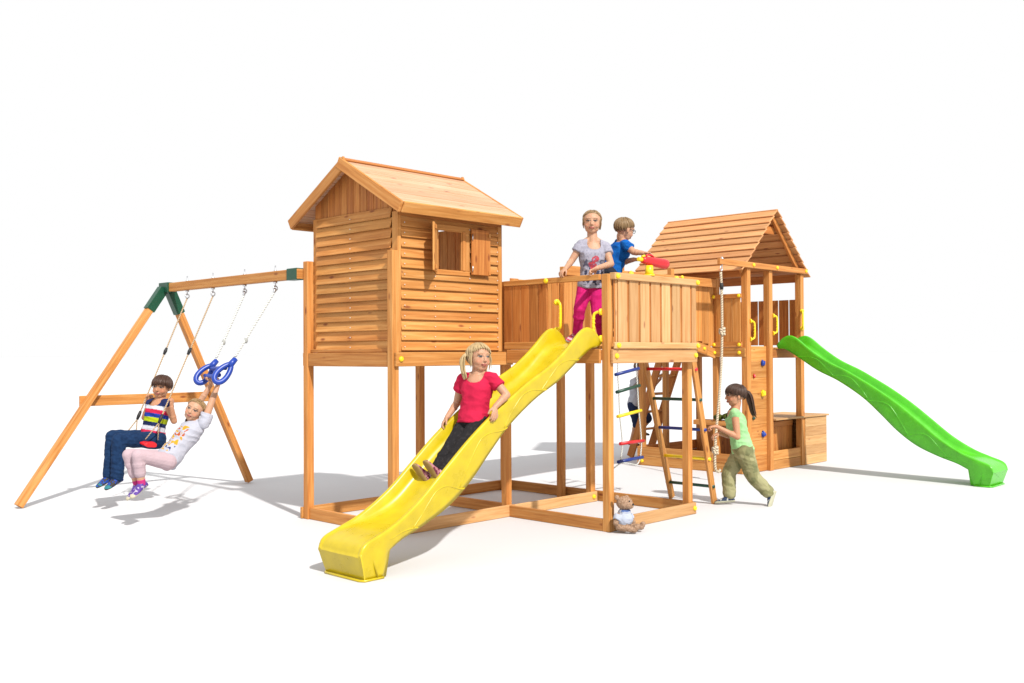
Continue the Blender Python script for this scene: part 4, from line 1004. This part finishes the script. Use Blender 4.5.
person('running girl in a mint green top and khaki cargo trousers with a dark ponytail', J, dict(hh=.208, skin=lin(224, 164, 126), hair=lin(92, 64, 48), brow=lin(70, 48, 36), line=(.38, -.30), vol=1.10, low=-.68,
  handL=(left*.8+V((0, 0, -.05)), V((0, 0, -1))+left*-.1, .85), handR=(left*.75+V((0, 0, -.25)), V((0, 0, -1)), .7), fit=.014, sleeve=.03, hem=.02,
  shirt=lambda t, x, f, p: lin(184, 244, 172) if speck(p, 18) > -.25 else lin(174, 234, 162), pants=camo, pfit=.022, plen=.88, flare=1.3, sock=lin(180, 176, 160),
  shoe=lambda z, x, p: lin(222, 220, 190) if z < .02 else (lin(30, 52, 88) if speck(p, 50) > -.3 else lin(210, 214, 210)),
  tails=[dict(at=(0, -.50, .14), path=[(.0, -.66, .02), (.02, -.76, -.40), (.0, -.84, -.80), (.0, -.92, -1.0)], r=.15, n=90)], bands=[((0, -.52, .13), lin(60, 44, 40), .06)]))

# --- child on the rear ladder
def kb(x, y, X=6.38): return ax(x, y, X)
bdir = V((0, -1, .0)); hd_ = kb(641, 368)
def ko(dx, dy, dz): return hd_+V((dx, dy, dz))
J = dict(head=hd_, hup=(0, -.05, 1), hface=(-.10, -1, .1), shL=ko(.11, .05, -.20), shR=ko(-.11, .05, -.20), elL=ko(.17, -.08, -.28), wrL=ko(.20, -.20, -.16), elR=ko(-.17, -.10, -.30), wrR=ko(-.19, -.19, -.20),
  hipL=ko(.06, .10, -.54), hipR=ko(-.06, .10, -.54), knL=ko(.08, -.06, -.73), knR=ko(-.08, .02, -.80), anL=ko(.08, .07, -.93), anR=ko(-.08, .12, -1.07), toeL=(0, -1, 0), toeR=(0, -1, 0))
person('child in a white shirt and dark shorts climbing the ladder behind the far tower', J, dict(hh=.205, hair=lin(140, 92, 58), line=(.8, -.2), low=-.7,
  handL=((0, -.2, 1), (0, -1, 0), .8), handR=((0, -.2, 1), (0, -1, 0), .8), fit=.02, sleeve=.5, hem=-.02, shirt=lambda t, x, f, p: lin(208, 211, 222),
  pants=lambda p: lin(44, 56, 92), pfit=.014, plen=-.0 if False else .05, shoe=lambda z, x, p: lin(90, 80, 80)))

# ================================================================== teddy bear against the platform post
tb = thing('teddy_bear', 'brown teddy bear in a pale blue shirt sitting against the platform post', 'teddy bear', ad(626, 531, 8.2))
def tp(x, y, d=0.): return ad(x, y, 8.20+d)
fwd = CR*.72-CF*.45; px = 1/FPX*8.20
bm = bmesh.new(); up3 = (CR, CF, V((0, 0, 1)))
ell(bm, tp(624, 519.5), 8*px, 7.5*px, 9.5*px, up3); ell(bm, tp(624.5, 503), 8.2*px, 8*px, 6.9*px, up3, 20); ell(bm, tp(629.3, 505.5, -.03), 4.4*px, 4.2*px, 3.6*px, up3)
for dx, dd in ((-7, -.02), (2.5, .07)): ell(bm, tp(624+dx, 497.5, dd), 2.5*px, 1.8*px, 2.6*px, up3, 12)
cap(bm, tp(618, 516, -.03), 3.2*px, tp(615.8, 523, -.05), 2.8*px); cap(bm, tp(629.5, 516, .05), 3*px, tp(633, 522, .05), 2.6*px)
cap(bm, tp(619, 527, -.03), 3.6*px, tp(634.5, 529.8, -.06), 3.0*px); cap(bm, tp(634.5, 529.5, -.06), 3.2*px, tp(637.5, 526.6, -.06), 3.0*px); cap(bm, tp(627, 526, .05), 3.4*px, tp(640.5, 527, .03), 2.8*px); cap(bm, tp(641, 527, .03), 3.0*px, tp(643, 524, .03), 2.7*px)
def tc_(p): return lin(198, 164, 138) if noise.noise(p*90) > -.1 else lin(172, 138, 112)
fuse('body', bm, tb, PLUSH, .004, tc_, 2, .003, 120)
bm = bmesh.new(); ell(bm, tp(624, 518.5), 9.2*px, 8.6*px, 8.2*px, up3); ell(bm, tp(624.3, 511.5), 6.5*px, 6.5*px, 3.6*px, up3); cap(bm, tp(618.5, 515, -.03), 4.1*px, tp(616.5, 520, -.05), 4.0*px, flat=True); cap(bm, tp(629, 515, .05), 3.9*px, tp(631.5, 519, .05), 3.7*px, flat=True)
fuse('shirt', bm, tb, CLOTH, .004, lambda p: lin(98, 124, 186) if (p-tp(624, 511)).z > 0 and noise.noise(p*20) > -.2 or noise.noise(p*28+V((4, 0, 0))) > .42 else lin(206, 214, 232), 3, .004, 40)
for x, y, r in ((633.2, 504.4, 1.0), (629.5, 501.2, .8)):
    bm = bmesh.new(); ell(bm, tp(x, y, -.055), r*px, r*px, r*px, seg=8); bm_obj('nose' if r > .9 else 'eye', bm, BLK, tb, True)
# olive jacket lying on the counter of the far tower
jk = bmesh.new(); jc = V((X1+.06, .20, .665))
for k in range(7): ell(jk, jc+V((random.uniform(-.06, .06), (k-3)*.055, random.uniform(.0, .03)+.015)), .085, .06, .038, seg=12)
jo = fuse('folded_jacket', jk, None, CLOTH, .006, lambda p: lin(92, 98, 34) if noise.noise(p*25) > -.1 else lin(66, 74, 22), 3, .012, 18)
tag(jo, 'crumpled olive green jacket lying on the wooden counter of the far tower', 'jacket')
